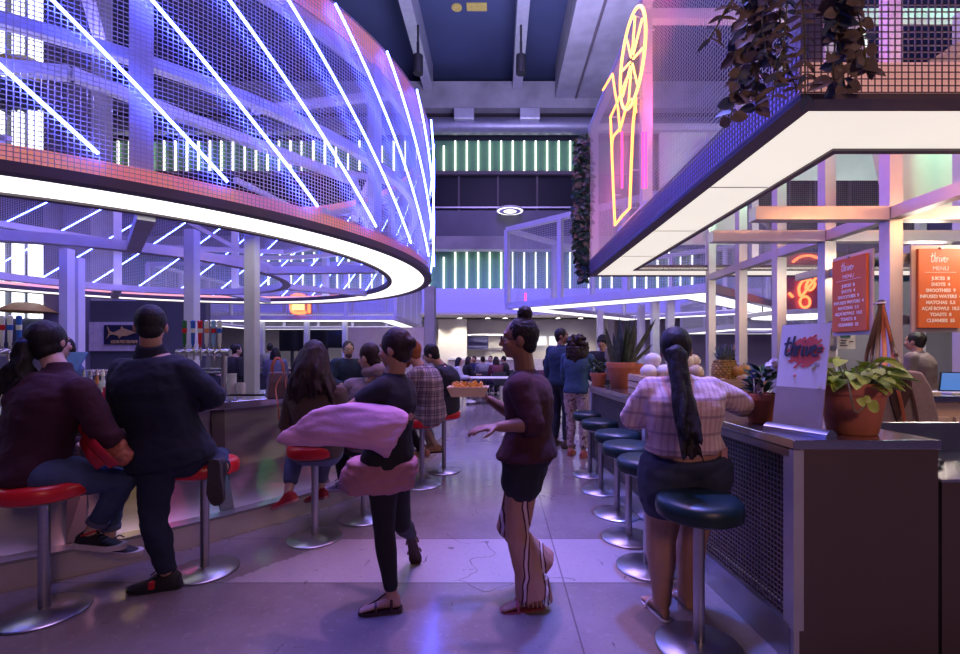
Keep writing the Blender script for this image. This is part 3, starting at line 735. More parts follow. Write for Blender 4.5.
# brush-script word as strokes (unit: letter height 1)
SCRIPT = [
    [(.02, .62), (.22, .66), (.4, .70)], [(.25, 1.0), (.17, .6), (.12, .2), (.16, .02), (.26, .03), (.34, .14)],
    [(.55, 1.05), (.47, .6), (.38, .0)], [(.41, .25), (.5, .5), (.6, .52), (.61, .35), (.57, .1), (.62, .0), (.70, .1)],
    [(.78, .55), (.74, .25), (.70, .0)], [(.74, .3), (.82, .5), (.92, .52)],
    [(1.03, .5), (.98, .2), (1.0, .02), (1.08, .08)], [(1.09, .72), (1.10, .76)],
    [(1.2, .5), (1.19, .2), (1.22, .0), (1.34, .25), (1.42, .52)],
    [(1.48, .25), (1.6, .33), (1.66, .45), (1.58, .52), (1.5, .38), (1.5, .12), (1.6, .0), (1.78, .06)],
    [(1.72, .2), (1.95, .24)], [(1.75, .36), (1.98, .42)]]
def script(name, m, parent, O, X, Y, h, rad=.05, th=.3):
    X, Y = V(X).normalized(), V(Y).normalized(); N = X.cross(Y); b = B()
    for s_ in SCRIPT:
        pts = [V(O) + X * (x * h - h) + Y * (y * h) for x, y in s_]
        b.tube(smooth_path(pts, 4), rad * h, 6, hint=N, flat=th)
    return b.build(name, m, parent, SM)
def menu(label, O, X, w, hgt):
    """board centre O, X along the lettering"""
    X = V(X).normalized(); N = X.cross(Z); O = V(O)
    r = thing('menu_board', label, 'menu', O, 'orange menus on the kiosk')
    B().obox(O - N * .02, X * (w / 2 + .035), Z * (hgt / 2 + .035), N * .008).build('pegboard', peg.m, r)
    B().obox(O + N * .005, X * (w / 2), Z * (hgt / 2), N * .012).build('board', orange, r)
    P = O + N * .019
    script('script_word', ink, r, P + Z * (hgt * .33) - X * .01, X, Z, hgt * .115, .06)
    text('MENU', 'heading', ink, r, P + Z * (hgt * .225), X, Z, hgt * .075, 0, .001)
    B().obox(P + Z * (hgt * .2), X * (w * .36), Z * .002, N * .001).build('rule_line', ink, r)
    for k, s_ in enumerate(MENU):
        text(s_, 'menu_line', ink, r, P + Z * (hgt * (.105 - .076 * k)), X, Z, hgt * .058, 0, .001, bold=.0015)
    B().cyl(O + N * .01 + Z * (hgt / 2 + .005), O + N * .03 + Z * (hgt / 2 + .005), .012, 10).build('hook', steel, r)
    return r
mx = PXs - .08
m1 = [V((mx, (mx) * F / (px - VX), 0)) for px in (834, 868)]
menu('orange menu facing the aisle, seen at an angle between the two steel posts', V((mx, (m1[0].y + m1[1].y) / 2, 2.0)), (0, -1, 0), abs(m1[0].y - m1[1].y), .68)
cm = U(938.5, 288.5, 3.82)
menu('orange menu facing the camera at the right edge', cm, (1, 0, 0), .36, .655)
# ================================================================= PLANTS AND PROPS
leaf_dark = mat('dark_green_leaf', (.02, .06, .03), .4, 0, .3, 9)
leaf_lime = mat('lime_leaf', (.50, .66, .10), .4, 0, .3, 9)
leaf_brown = mat('bronze_eucalyptus_leaf', (.18, .14, .105), .55, 0, .35, 9)
leaf_blue = mat('blue_grey_leaf', (.06, .09, .14), .5, 0, .35, 9)
stem_m = mat('stem_green', (.16, .17, .05), .6, 0, .2, 9)
def pot(b, c, r, h):
    return b.lathe([(0, 0), (r * .68, 0), (r * .72, .01), (r * .93, h * .76), (r * .94, h * .78), (r, h * .78), (r * 1.01, h * .98), (r * .98, h), (r * .9, h), (r * .86, h * .8), (0, h * .8)], c, 36)
def leaf(b, c, d, n, L, w, k=6, cup=.15, tip=1.0):
    """cupped leaf blade with a fold, base at c, along d, facing n"""
    d = V(d).normalized(); n = V(n); s = d.cross(n)
    if s.length < 1e-4: s = d.orthogonal()
    s.normalize(); n = s.cross(d); vs = []; fs = []
    for i in range(k + 1):
        t_ = i / k; ww = w * (max(0, math.sin(PI * t_ ** .8)) ** .75) * (1 if t_ < 1 else 0) + .0005
        mid = V(c) + d * (L * t_) - n * (cup * L * t_ * t_)
        vs += [mid - s * ww + n * ww * .35, mid, mid + s * ww + n * ww * .35]
    for i in range(k):
        a = i * 3; fs += [(a, a + 1, a + 4, a + 3), (a + 1, a + 2, a + 5, a + 4)]
    b.poly(vs, fs)
def rnd(a, b): return a + (b - a) * random.random()
def rdir(): 
    while True:
        v = V((rnd(-1, 1), rnd(-1, 1), rnd(-1, 1)))
        if .1 < v.length < 1: return v.normalized()

# big pot with lime trailing plant, near end of the right counter
TZ = 1.061
c = V((1.80, 2.34, TZ))
p = thing('potted_plant', 'lime green trailing plant in a large terracotta pot beside the tilted sign', 'plant', c)
pot(B(), c, .15, .255).build('pot', terracotta, p, SM); B().cyl(c + Z * .2, c + Z * .215, .13, 24).build('soil', soil, p)
fo = B(); st_ = B()
for k in range(85):
    a = rnd(0, 2 * PI); r0 = rnd(.0, .09); ln = rnd(.04, .12)
    base = c + V((r0 * math.cos(a), r0 * math.sin(a), .21)); tip = base + V((math.cos(a) * ln * .9, math.sin(a) * ln * .9, rnd(.03, .15) * (1.2 - r0 * 6)))
    st_.tube([base, (base + tip) / 2 + Z * .02, tip], .003, 5)
    leaf(fo, tip, V((math.cos(a), math.sin(a), rnd(-.5, .25))), Z + rdir() * .5, rnd(.07, .11), rnd(.027, .038))
for e, w in ((V((1.90, 2.24, 1.34)), 1), (V((1.76, 2.2, 1.38)), 1)):
    leaf(fo, e, V((.9 if e.x > 1.8 else -.1, -.5, .02)), Z, .13, .042)
vine = smooth_path([c + V((.0, -.1, .21)), U(849, 378, 2.2), U(851, 395, 2.14), U(853, 405, 2.13), U(856, 412, 2.12), U(862, 409, 2.12), U(867, 404, 2.12)])
st_.tube(vine, .0035, 6)
leaf(fo, U(866, 404, 2.11), (1, 0, -.35), V((0, -1, .2)), .075, .03); leaf(fo, U(866, 404, 2.11), (-.5, 0, .25), V((0, -1, .2)), .045, .022); leaf(fo, U(864, 402, 2.11), (.5, 0, .5), V((0, -1, .3)), .04, .018)
st_.build('stems', stem_m, p, SM); fo.build('foliage', leaf_lime, p, SM, recalc=False)
# smaller pot behind the sign
c = V((1.535, 2.68, TZ))
p = thing('potted_plant', 'dark leafy plant with pale bloom in a terracotta pot half behind the tilted sign', 'plant', c)
pot(B(), c, .095, .17).build('pot', terracotta, p, SM); B().cyl(c + Z * .13, c + Z * .145, .08, 20).build('soil', soil, p)
fo = B(); fl = B()
for k in range(60):
    a = rnd(0, 2 * PI); z_ = rnd(.15, .3); r0 = rnd(.0, .07)
    leaf(fo, c + V((r0 * math.cos(a), r0 * math.sin(a), z_)), V((math.cos(a), math.sin(a), rnd(.2, 1.2))), Z + rdir() * .6, rnd(.05, .09), rnd(.012, .02))
fo.build('foliage', leaf_dark, p, SM, recalc=False)
for (dx, dz, r) in ((-.06, .2, .03), (-.03, .16, .03), (.03, .34, .03), (.055, .3, .026)):
    for k in range(7): leaf(fl, c + V((dx, -.05, dz)), rdir(), rdir(), r * 1.5, r * .6)
fl.build('bloom', mat('pale_bloom', (.75, .6, .62), .6), p, SM, recalc=False)['kind'] = 'stuff'
q = U(753.5, 374, 2.6)
tg = thing('plant_tag', 'small blue tag on a stick in the pot half behind the tilted sign', 'tag', q)
B().obox(q, V((.014, .004, 0)), Z * .024, V((0, .002, 0))).build('card', mat('blue_card', (.03, .05, .28), .4), tg)
B().cyl(q + V((.003, .004, -.02)), V((q.x + .03, q.y + .04, TZ + .14)), .003, 6).build('stick', white_paint, tg)
B().obox(q + V((0, -.003, .005)), V((.009, .003, 0)), Z * .003, V((0, .001, 0))).build('print_line', white_paint, tg)
# tilted acrylic sign
bl, br = V((1.45, 2.47, TZ)), V((1.585, 2.185, TZ))
X = (br - bl).normalized(); N = X.cross(Z)
p = thing('table_sign', 'tilted white and grey tabletop sign with a red brush splash and script word', 'sign', (bl + br) / 2)
prof = [N * -.045, N * -.04 + Z * .018, N * -.015 + Z * .034, N * .015 + Z * .034, N * .04 + Z * .018, N * .045]
B().loft([[bl + q_ for q_ in prof], [br + q_ for q_ in prof]]).build('base', steel, p, SM)
tl = -N * .16 + Z; tl.normalize(); pc = (bl + br) / 2 + Z * .03 - X * .01; hw = .122
for nm, h0, h1, m_ in (('lower_panel', .0, .2, mat('grey_panel', (.42, .37, .33), .5)), ('upper_panel', .2, .53, white_paint)):
    B().obox(pc + tl * ((h0 + h1) / 2), X * hw, tl * ((h1 - h0) / 2), N * .003).build(nm, m_, p)
Pn = pc + N * .0045
red_splash = mat('red_splash', (.75, .13, .09), .6)
sp_ = B(); ax = (X * .75 + tl * .62).normalized(); pe = X.cross(tl).cross(ax)
for k in range(17):
    o_ = (k - 8) * .0085; ln = .17 * math.sqrt(max(0, 1 - (o_ / .078) ** 2)) * rnd(.75, 1.15)
    sp_.obox(Pn + tl * .385 + X * .01 + pe * o_ + ax * rnd(-.015, .02), ax * (ln / 2), pe * .0055, N * .0006)
sp_.sph(Pn + tl * .26 - X * .03, (.006, .006, .006), None, 8, 6)
sp_.build('brush_splash', red_splash, p)
script('script_word', mat('charcoal_ink', (.05, .05, .06), .6), p, Pn + tl * .365 + N * .004 - X * .0, X, tl, .098, .065, .15)
text('JUICES', 'small_lettering', mat('grey_ink', (.35, .34, .36), .6), p, Pn + tl * .31 + X * .05, X, tl, .026, 0, .0005)

# far end pots
c = V((1.42, 5.3, TZ))
p = thing('potted_plant', 'tall snake plant with sword leaves in a terracotta pot near the counter end', 'plant', c)
pot(B(), c, .165, .29).build('pot', terracotta, p, SM); B().cyl(c + Z * .23, c + Z * .245, .14, 24).build('soil', soil, p)
fo = B()
for k in range(17):
    a = rnd(0, 2 * PI); r0 = rnd(.01, .09); L = rnd(.3, .62)
    d = V((math.cos(a) * .28 * (r0 / .09), math.sin(a) * .28 * (r0 / .09), 1))
    leaf(fo, c + V((r0 * math.cos(a), r0 * math.sin(a), .22)), d, V((math.cos(a + 1), -1, 0)), L, .032, 7, -.04)
leaf(fo, c + V((.08, 0, .25)), V((.55, -.1, 1)), V((0, -1, 0)), .62, .03, 7, -.02)
leaf(fo, c + V((.1, 0, .25)), V((1, -.1, 1)), V((0, -1, 0)), .36, .02, 7, -.02)
fo.build('foliage', mat('snake_plant_leaf', (.07, .10, .07), .45, 0, .5, 14), p, SM, recalc=False)
c = V((1.62, 5.62, TZ))
p = thing('potted_plant', 'short drooping plant in the terracotta pot right behind the snake plant', 'plant', c)
pot(B(), c, .15, .27).build('pot', terracotta, p, SM); B().cyl(c + Z * .215, c + Z * .23, .13, 24).build('soil', soil, p)
fo = B()
for k in range(26):
    a = rnd(0, 2 * PI); leaf(fo, c + V((0, 0, .24 + rnd(0, .1))), V((math.cos(a), math.sin(a), rnd(.1, .8))), Z, rnd(.14, .2), .025)
fo.build('foliage', leaf_dark, p, SM, recalc=False)
c = V((1.2, 5.5, TZ))
p = thing('potted_plant', 'little glossy leaved plant in the smallest terracotta pot at the counter end', 'plant', c)
pot(B(), c, .098, .16).build('pot', terracotta, p, SM); B().cyl(c + Z * .12, c + Z * .135, .08, 20).build('soil', soil, p)
fo = B()
for k in range(9):
    a = rnd(0, 2 * PI); b0 = c + V((.03 * math.cos(a), .03 * math.sin(a), .13)); d = V((math.cos(a) * .6, math.sin(a) * .6, 1)).normalized()
    for j in range(7):
        q = b0 + d * (.03 + .025 * j); leaf(fo, q, d * .5 + rdir() * .8, rdir(), .055, .016, 5)
fo.build('foliage', leaf_dark, p, SM, recalc=False)
# card terminal screen on counter end
p = thing('till_screen', 'grey back of a till screen standing behind the smallest potted plant', 'screen', (1.45, 5.72, TZ))
B().box((1.33, 5.70, TZ + .06), (1.6, 5.73, TZ + .46)).build('screen_back', mat('grey_plastic', (.4, .36, .4), .4), p, None, .006)
B().box((1.42, 5.69, TZ), (1.52, 5.74, TZ + .08)).build('stand', black, p)

# crates and fruit
def crate(label, x0, x1, y0, y1, z1):
    p = thing('fruit_crate', label, 'crate', ((x0 + x1) / 2, (y0 + y1) / 2, TZ))
    n = 3; hh = (z1 - TZ) / n
    for yy in (y0, y1 - .012):
        for k in range(n): B().box((x0, yy, TZ + k * hh + .006), (x1, yy + .012, TZ + (k + 1) * hh - .006)).build('slat', wood, p)
    for xx in (x0, x1 - .012):
        for k in range(n): B().box((xx, y0 + .012, TZ + k * hh + .006), (xx + .012, y1 - .012, TZ + (k + 1) * hh - .006)).build('slat', wood, p)
    for xx in (x0 + .012, x1 - .037):
        for yy in (y0 + .012, y1 - .037): B().box((xx, yy, TZ), (xx + .025, yy + .025, z1)).build('corner_post', wood, p)
    B().box((x0 + .012, y0 + .012, z1 - .05), (x1 - .012, y1 - .012, z1 - .04)).build('tray_board', wood, p)
crate('pale wooden slatted crate carrying the pineapples, right of the woman in the striped shirt', 1.60, 1.93, 3.3, 3.62, 1.28)
crate('pale wooden slatted crate of pale melons behind the woman in the striped shirt', 1.27, 1.86, 4.05, 4.5, 1.26)
pin = mat('pineapple_skin', (.42, .26, .07), .7, 0, .4, 30, .8, 22)
def pineapple(c, label):
    p = thing('pineapple', label, 'fruit', c, 'pineapples')
    b = B().lathe([(0, 0), (.035, .005), (.058, .04), (.066, .09), (.062, .135), (.045, .172), (.0, .18)], c, 20)
    for i in range(9):
        for j in range(12):
            z_ = .02 + i * .018; r = .064 * math.sin(min(1, .35 + z_ / .09 * .65) * PI / 2 if z_ < .09 else PI / 2 + (z_ - .09) / .1 * .9)
            a = 2 * PI * (j + .5 * (i % 2)) / 12
            b.sph(c + V((r * math.cos(a), r * math.sin(a), z_)), (.0095, .0095, .009), None, 6, 4)
    b.build('skin', pin, p, SM)
    f = B()
    for k in range(22):
        a = k * 2.4; t_ = k / 22
        leaf(f, c + V((.015 * math.cos(a), .015 * math.sin(a), .175)), V((math.cos(a) * (1 - t_), math.sin(a) * (1 - t_), .5 + t_)), Z, .07 + .06 * t_, .01, 5, .1)
    f.build('crown', mat('pineapple_crown', (.14, .2, .2), .5), p, SM, recalc=False)
pineapple(V((1.66, 3.42, 1.235)), 'pineapple on the wooden crate, left of the two')
pineapple(V((1.75, 3.50, 1.235)), 'pineapple on the wooden crate, right of the two')
def fruit(c, r, m_, label, cat='fruit', grp=None, name='mango', sx=1.):
    p = thing(name, label, cat, c, grp); b = B().sph(c, (r * sx, r, r * .92), None, 18, 12); me = b.build('flesh', m_, p, SM)
    B().cyl(c + Z * r * .85, c + Z * (r * .92 + .01), .004, 6).build('stalk', leather_dark, p)
mango = mat('mango_skin', (.5, .26, .06), .45, 0, .45, 7); melon = mat('pale_melon_skin', (.72, .60, .50), .6, 0, .1, 12, .2, 30)
for k, (px, py) in enumerate(((738, 371), (744, 369.5), (750, 370.5))):
    fruit(U(px, py, 3.40) * 1.0, .04, mango, 'mango on the wooden crate, %s of three in front of the pot' % ('left', 'middle', 'right')[k], grp='mangoes', sx=1.2)
fruit(V((1.675, 3.34, 1.253)), .02, mat('red_fruit', (.5, .02, .02), .3), 'small red fruit at the foot of the left pineapple', name='red_fruit')
for k, (x, y, z_, r, w) in enumerate(((1.36, 4.15, 1.29, .075, 'in front at the left'), (1.50, 4.14, 1.29, .075, 'in front, second from left'), (1.43, 4.25, 1.395, .075, 'on top at the left'), (1.64, 4.14, 1.29, .07, 'in front, second from right'), (1.78, 4.14, 1.29, .07, 'in front at the right'),
                                   (1.73, 4.25, 1.39, .075, 'on top, second from right'), (1.82, 4.3, 1.385, .07, 'on top at the right end'))):
    fruit(V((x, y, z_)), r, melon, 'pale round melon in the crate behind the woman, %s' % w, grp='pale melons', name='melon')

# bag with leather straps hanging from the steel post
hk = U(881, 303, 3.78)
p = thing('wall_hook', 'black and white ball hook on the steel post between the menus', 'hook', hk)
B().sph(hk, .03, None, 16, 10).build('ball', black_gloss, p, SM); B().cyl(hk, V((hk.x, 3.85, hk.z)), .012, 10).build('stem', steel, p)
B().ring(hk + V((0, 0, 0)), .029, .0315, -.006, .006, 20).build('white_band', white_paint, p)
def h2(px, py, d=3.72): return U(px, py, d)
p = thing('hanging_bag', 'grey felt bag with brown leather trim hanging by long straps from the post hook', 'bag', hk)
felt = mat('grey_felt', (.30, .235, .22), .95, 0, .1, 30, .3, 120)
bag = [(869, 375), (888, 369), (905, 371), (914, 386), (920, 410), (925, 438), (926, 465), (868, 465), (862, 430)]
b = B().prism([h2(*q) for q in bag], (0, -.16, 0)); b.build('body', felt, p, None, .02)
b = B().prism([U(x, y, 3.552) for x, y in ((892, 370), (904, 371), (911, 383), (908, 398), (901, 413), (896, 422), (890, 400), (888, 384))], (0, -.012, 0)); b.build('side_flap', leather_dark, p)
for name_, pts, r, m_ in (('strap', [(881, 305), (872, 335), (866, 360), (868, 382)], .017, leather_dark), ('strap', [(881, 305), (878, 340), (877, 372)], .02, leather_dark), ('strap', [(882, 305), (884, 340), (885, 374)], .02, leather_tan),
                          ('strap', [(882, 305), (889, 333), (893, 355), (897, 385), (903, 412), (906, 440)], .014, leather_tan), ('strap', [(883, 305), (893, 345), (901, 366), (912, 395), (919, 430)], .014, leather_dark), ('strap', [(880, 305), (876, 330), (872, 352), (871, 376)], .016, leather_dark)):
    B().tube(smooth_path([U(x, y, 3.53 + .02 * random.random() if y > 360 else 3.7) for x, y in pts], 5), r, 8, hint=(0, 1, 0), flat=.35).build(name_, m_, p, SM)
for (x, y) in ((895.5, 355), (884, 378), (898, 384)):
    B().obox(U(x, y, 3.5), V((.014, 0, 0)), Z * .014, V((0, .006, 0))).build('buckle', mat('copper_buckle', (.55, .25, .13), .35, .9), p)

# items on service counter
c = U(955, 387, 4.4); zc = 1.071
p = thing('tablet', 'tablet with a lit blue screen on a white stand at the right edge', 'tablet', (c.x, 4.4, zc))
a = R_(28); up = V((.35, .25, 1)).normalized(); xx = V((1, -.3, 0)).normalized(); nn = xx.cross(up)
o = V((c.x + .02, 4.4, zc + .02))
B().obox(o + up * .1, xx * .15, up * .1, nn * .007).build('body', black_gloss, p, None, .004)
B().obox(o + up * .1 + nn * .0075, xx * .135, up * .088, nn * .001).build('screen', emit('blue_screen', (.05, .20, .60), .8, (.03, .03, .05)), p)
B().box((c.x - .13, 4.3, zc), (c.x + .17, 4.5, zc + .02)).build('stand', white_paint, p, None, .004)
c = U(915, 390, 4.3)
p = thing('chopping_board', 'pale chopping board with green leaves on the service counter', 'board', (c.x, 4.32, zc))
B().box((c.x - .2, 4.25, zc), (c.x + .2, 4.42, zc + .03)).build('board', mat('pale_board', (.72, .62, .5), .5), p, None, .004)
f = B()
for k in range(16): leaf(f, V((c.x + rnd(-.1, .1), 4.33, zc + .035)), V((rnd(-1, 1), rnd(-1, 1), .25)), Z, .07, .02)
f.build('herbs', leaf_dark, p, SM, recalc=False)
p = thing('napkin_stack', 'small stack of white paper cups on the side counter at the right edge', 'paper goods', (2.16, 2.35, .876))
B().cyl((2.14, 2.3, .895), (2.24, 2.36, .895), .018, 14).build('cup', white_paint, p, SM); B().cyl((2.24, 2.36, .895), (2.3, 2.395, .895), .019, 14).build('black_end', black, p, SM)

# ---- hanging eucalyptus
def garland(label, strands, leafs, m1_, round_, stem_r=.004, name='hanging_plant', L=.055):
    """strands: list of (top, bottom) world points"""
    c = strands[0][0]; p = thing(name, label, 'plant', c); st_ = B(); fo = B(); fo2 = B()
    for (a, b_) in strands:
        a, b_ = V(a), V(b_); n = max(3, int((b_ - a).length / leafs)); mid = (a + b_) / 2 + V((rnd(-.05, .05), rnd(-.05, .05), .02))
        pts = smooth_path([a, mid, b_], 6); st_.tube(pts, stem_r, 5)
        for k in range(n):
            t_ = (k + .5) / n * (len(pts) - 1); i = int(t_); q = pts[i].lerp(pts[min(i + 1, len(pts) - 1)], t_ - i)
            for s_ in (-1, 1):
                d = V((s_ * rnd(.3, 1), rnd(-.8, .5), rnd(-1., .1)))
                leaf(fo if random.random() < .7 else fo2, q, d, V((rnd(-.6, .6), -1, rnd(-.2, .6))), L * rnd(.7, 1.25), L * (.42 if round_ else .17) * rnd(.8, 1.1), 6, .1)
    st_.build('stems', stem_m, p, SM); fo.build('foliage', m1_, p, SM, recalc=False)
    if fo2.f: fo2.build('foliage', leaf_blue if m1_ is not leaf_dark else leaf_brown, p, SM, recalc=False)
    return p
D = 2.25
garland('trailing eucalyptus with bluish round leaves on the canopy corner, left bunch', [(U(752, -40, 2.45), U(730, 122, 2.38)), (U(758, -40, 2.5), U(737, 100, 2.42)), (U(765, -40, 2.5), U(748, 85, 2.4)), (U(742, -40, 2.6), U(733, 62, 2.5)), (U(772, -40, 2.4), U(756, 112, 2.36))], .05, leaf_brown, True, L=.075)
garland('trailing willow leaved branches over the canopy corner between two eucalyptus bunches', [(U(775, -40, 2.3), U(708, 42, 2.35)), (U(772, -40, 2.28), U(718, 22, 2.3)), (U(785, -40, 2.26), U(772, 100, 2.26)), (U(790, -40, 2.26), U(797, 92, 2.26)), (U(797, -40, 2.25), U(805, 98, 2.26)), (U(780, -40, 2.3), U(785, 85, 2.28)), (U(778, -30, 2.3), U(768, 60, 2.3))], .05, leaf_brown, False, L=.08)
garland('trailing eucalyptus with brown round leaves in front of the canopy mesh, right bunch', [(U(838, -40, 2.2), U(845, 92, 2.22)), (U(845, -40, 2.2), U(832, 82, 2.2)), (U(842, -30, 2.18), U(868, 76, 2.2)), (U(835, -40, 2.22), U(838, 40, 2.2)), (U(850, 30, 2.2), U(860, 66, 2.2))], .05, leaf_brown, True, L=.085)
garland('long dark leafy garland hanging down the far left edge of the right canopy', [(U(578 + dx, 118 + dy, 7.7), U(580 + dx, yb_, 7.7)) for dx, dy, yb_ in ((0, 20, 274), (5, 18, 280), (-2, 60, 240), (7, 16, 262), (2, 40, 281), (8, 20, 230), (-3, 90, 258))], .05, leaf_dark, True, L=.11)

# ---- left bar props
# tap tower
def tap(c, col, label):
    p = thing('beer_tap', label, 'tap', c, 'beer taps on the tower')
    B().lathe([(0, 0), (.012, 0), (.012, .03), (.018, .05), (.019, .1), (.024, .24), (.025, .27), (.0, .28)], c + Z * .02, 16, 1., .6).build('handle', col[0], p, SM)
    B().lathe([(0, .0), (.0225, .0), (.0245, .045), (0, .045)], c + Z * .17, 16, 1.04, .64).build('badge_band', col[1], p, SM)
    B().cyl(c + V((0, -.09, -.03)), c + V((0, 0, 0)), .012, 10).build('faucet', steel, p, SM); B().cyl(c + V((0, -.09, -.1)), c + V((0, -.09, -.02)), .01, 10).build('spout', steel, p, SM)
    B().cyl(c + V((0, 0, -.02)), c + Z * .03, .014, 10).build('collar', steel, p, SM)
def paint(n, *c): return mat(n, c, .35, 0, .05, 6)
TC = {'w': paint('tap_white', .75, .75, .8), 'r': paint('tap_red', .6, .02, .03), 'b': paint('tap_blue', .03, .12, .6), 'g': paint('tap_green', .03, .16, .06), 'o': paint('tap_orange', .75, .25, .1), 's': paint('tap_lightblue', .25, .45, .75)}
ty = 4.6; tz = U(0, 352.5, ty).z
tw_ = thing('tap_tower', 'steel beer tap tower with a long pipe behind the left bar', 'tap tower', U(205, 385, ty))
a, b_ = U(176, 352.5, ty), U(229, 352.5, ty)
B().cyl(a + V((0, .02, 0)), b_ + V((0, .02, 0)), .035, 20).build('pipe', steel, tw_, SM)
for px in (183, 223): 
    q = U(px, 352.5, ty); B().cyl(V((q.x, ty + .02, 1.0)), V((q.x, ty + .02, q.z)), .028, 18).build('column', steel, tw_, SM)
for px, cs, lab in ((184.5, 'gr', 'dark green and red'), (193, 'bw', 'blue and white'), (200, 'rw', 'red and white'), (206.5, 'wo', 'white with an orange badge'), (213.5, 'sr', 'light blue and red'), (219.5, 'wb', 'white and blue')):
    tap(U(px, 352.5, ty) + V((0, 0, .025)), [TC[x] for x in cs], '%s beer tap handle on the tower behind the navy jumper' % lab)
ty2 = 4.0
tw2 = thing('tap_tower', 'steel beer tap tower at the left edge, beside the ponytail', 'tap tower', U(8, 380, ty2))
a, b_ = U(-25, 352.5, ty2), U(24, 352.5, ty2)
B().cyl(a + V((0, .02, 0)), b_ + V((0, .02, 0)), .035, 20).build('pipe', steel, tw2, SM)
q = U(10, 352, ty2); B().cyl(V((q.x, ty2 + .02, 1.0)), V((q.x, ty2 + .02, q.z)), .028, 18).build('column', steel, tw2, SM)
for px, cs, lab in ((2, 'wr', 'white and red'), (10, 'wb', 'white and blue'), (19, 'bw', 'blue and white')):
    tap(U(px, 352.5, ty2) + V((0, 0, .025)), [TC[x] for x in cs], '%s beer tap handle at the left edge of the photo' % lab)
# bottles
def bottle(c, m_, label, s_=1., cap=None):
    p = thing('liquor_bottle', label, 'bottle', c, 'bottles behind the bar')
    B().lathe([(0, 0), (.036, 0), (.038, .01), (.038, .15), (.03, .185), (.014, .21), (.013, .25), (.0, .25)], c, 18, s_, s_).build('bottle_glass', m_, p, SM)
    B().lathe([(0, .25), (.015, .25), (.012, .275), (.005, .31), (0, .31)], c, 12).build('pourer', cap or steel, p, SM)
    B().lathe([(.0388, .05), (.0392, .05), (.0392, .12), (.0388, .12)], c, 18, s_, s_).build('paper_label', white_paint, p, SM)
amberg = mat('amber_spirit', (.35, .13, .04), .08, 0, .1, 4); clear = mat('pale_spirit', (.55, .6, .68), .05, 0, .1, 4, coat=.5)
for k, (px, d_, m_, cp, lab) in enumerate(((84, 4.35, clear, None, 'clear bottle leftmost behind the pink box'), (90.5, 4.25, clear, None, 'clear bottle with steel pourer left of the amber one behind the pink box'), (97, 4.35, amberg, None, 'amber bottle between two clear ones behind the pink box'), (103, 4.25, clear, TC['w'], 'clear bottle with a white stopper behind the pink box'),
                                      (3, 4.1, clear, None, 'clear bottle at the left photo edge under the taps'), (14, 4.2, amberg, None, 'amber bottle under the taps at the left photo edge'))):
    bottle(V(((px - VX) * d_ / F, d_, 1.001)), m_, lab, 1., cp)
c = U(102, 381, 3.95); 
p = thing('caddy', 'hot pink napkin and straw caddy on the bar behind the navy jumper', 'caddy', (c.x, 3.95, 1.061))
pk = mat('hot_pink_plastic', (.75, .02, .12), .4)
for (a, b_) in (((-.09, -.05, 0), (.09, .05, .008)), ((-.09, -.05, .008), (-.085, .05, .06)), ((.05, -.05, .008), (.09, .05, .11)), ((-.085, .045, .008), (.05, .05, .06)), ((-.085, -.05, .008), (.05, -.045, .06))):
    B().box(V((c.x, 3.95, 1.061)) + V(a), V((c.x, 3.95, 1.061)) + V(b_)).build('wall', pk, p, None, .002)
B().box((c.x - .08, 3.91, 1.07), (c.x + .04, 3.99, 1.11)).build('napkins', white_paint, p)
# cups
for k, (px, n_, lab) in enumerate(((232, 5, 'tall stack of clear plastic cups on the bar back'), (241, 2, 'short stack of clear plastic cups by the canopy post'))):
    c = V(((px - VX) * 4.55 / F, 4.55, 1.001)); p = thing('cup_stack', lab, 'cups', c)
    for j in range(n_): B().lathe([(0, 0), (.03, 0), (.042, .13), (.044, .13), (.044, .135), (.04, .135), (.028, .01), (0, .01)], c + Z * (.03 * j), 18).build('cup', mat('cup_plastic', (.7, .72, .8), .15, 0, .03, 4), p, SM)
# black drip mat, tray and drinks
c = U(253, 384, 4.35)
tag(B().box((c.x - .28, 4.28, 1.0), (c.x + .3, 4.48, 1.06)).build('drip_tray', black, None, None, .006, org=(c.x, 4.4, 1.0)), 'black rubber drip tray at the foot of the canopy post', 'tray')
c = U(222, 396, 3.85)
tag(B().box((c.x - .1, 3.8, 1.061), (c.x + .1, 3.9, 1.07)).build('folded_menu', mat('dark_menu', (.05, .05, .1), .2), None, None, .002, org=(c.x, 3.85, 1.061)), 'dark folder lying on the steel bar top', 'folder')
def drink(c, m_, label):
    p = thing('drinking_glass', label, 'glass', c, 'drinks on the round bar')
    B().lathe([(0, 0), (.028, 0), (.036, .13), (.034, .13), (.026, .008), (0, .008)], c, 18).build('tumbler', clear, p, SM)
    B().lathe([(0, .01), (.025, .01), (.032, .1), (0, .1)], c, 18).build('drink', m_, p, SM)
drink(U(345, 387, 4.65) * 1 + V((0, 0, 0)) if False else V((-1.75, 4.55, 1.061)), amberg, 'glass of amber drink in front of the man in the hoodie')
drink(V((-1.42, 5.2, 1.061)), amberg, 'glass of amber drink in front of the man in the plaid shirt')
# terminal behind bar
c = U(69, 357, 4.4)
p = thing('till_screen', 'tilted point of sale screen behind the bar beside the ponytail woman', 'screen', (c.x, 4.4, 1.0))
up = V((.15, .5, 1)).normalized(); xx = V((1, .5, 0)).normalized(); nn = xx.cross(up)
B().obox(V((c.x, 4.4, 1.37)), xx * .1, up * .11, nn * .012).build('screen', mat('till_blue', (.1, .2, .5), .2), p, None, .005)
B().obox(V((c.x, 4.4, 1.15)), xx * .03, Z * .15, nn * .02).build('stand', white_paint, p)

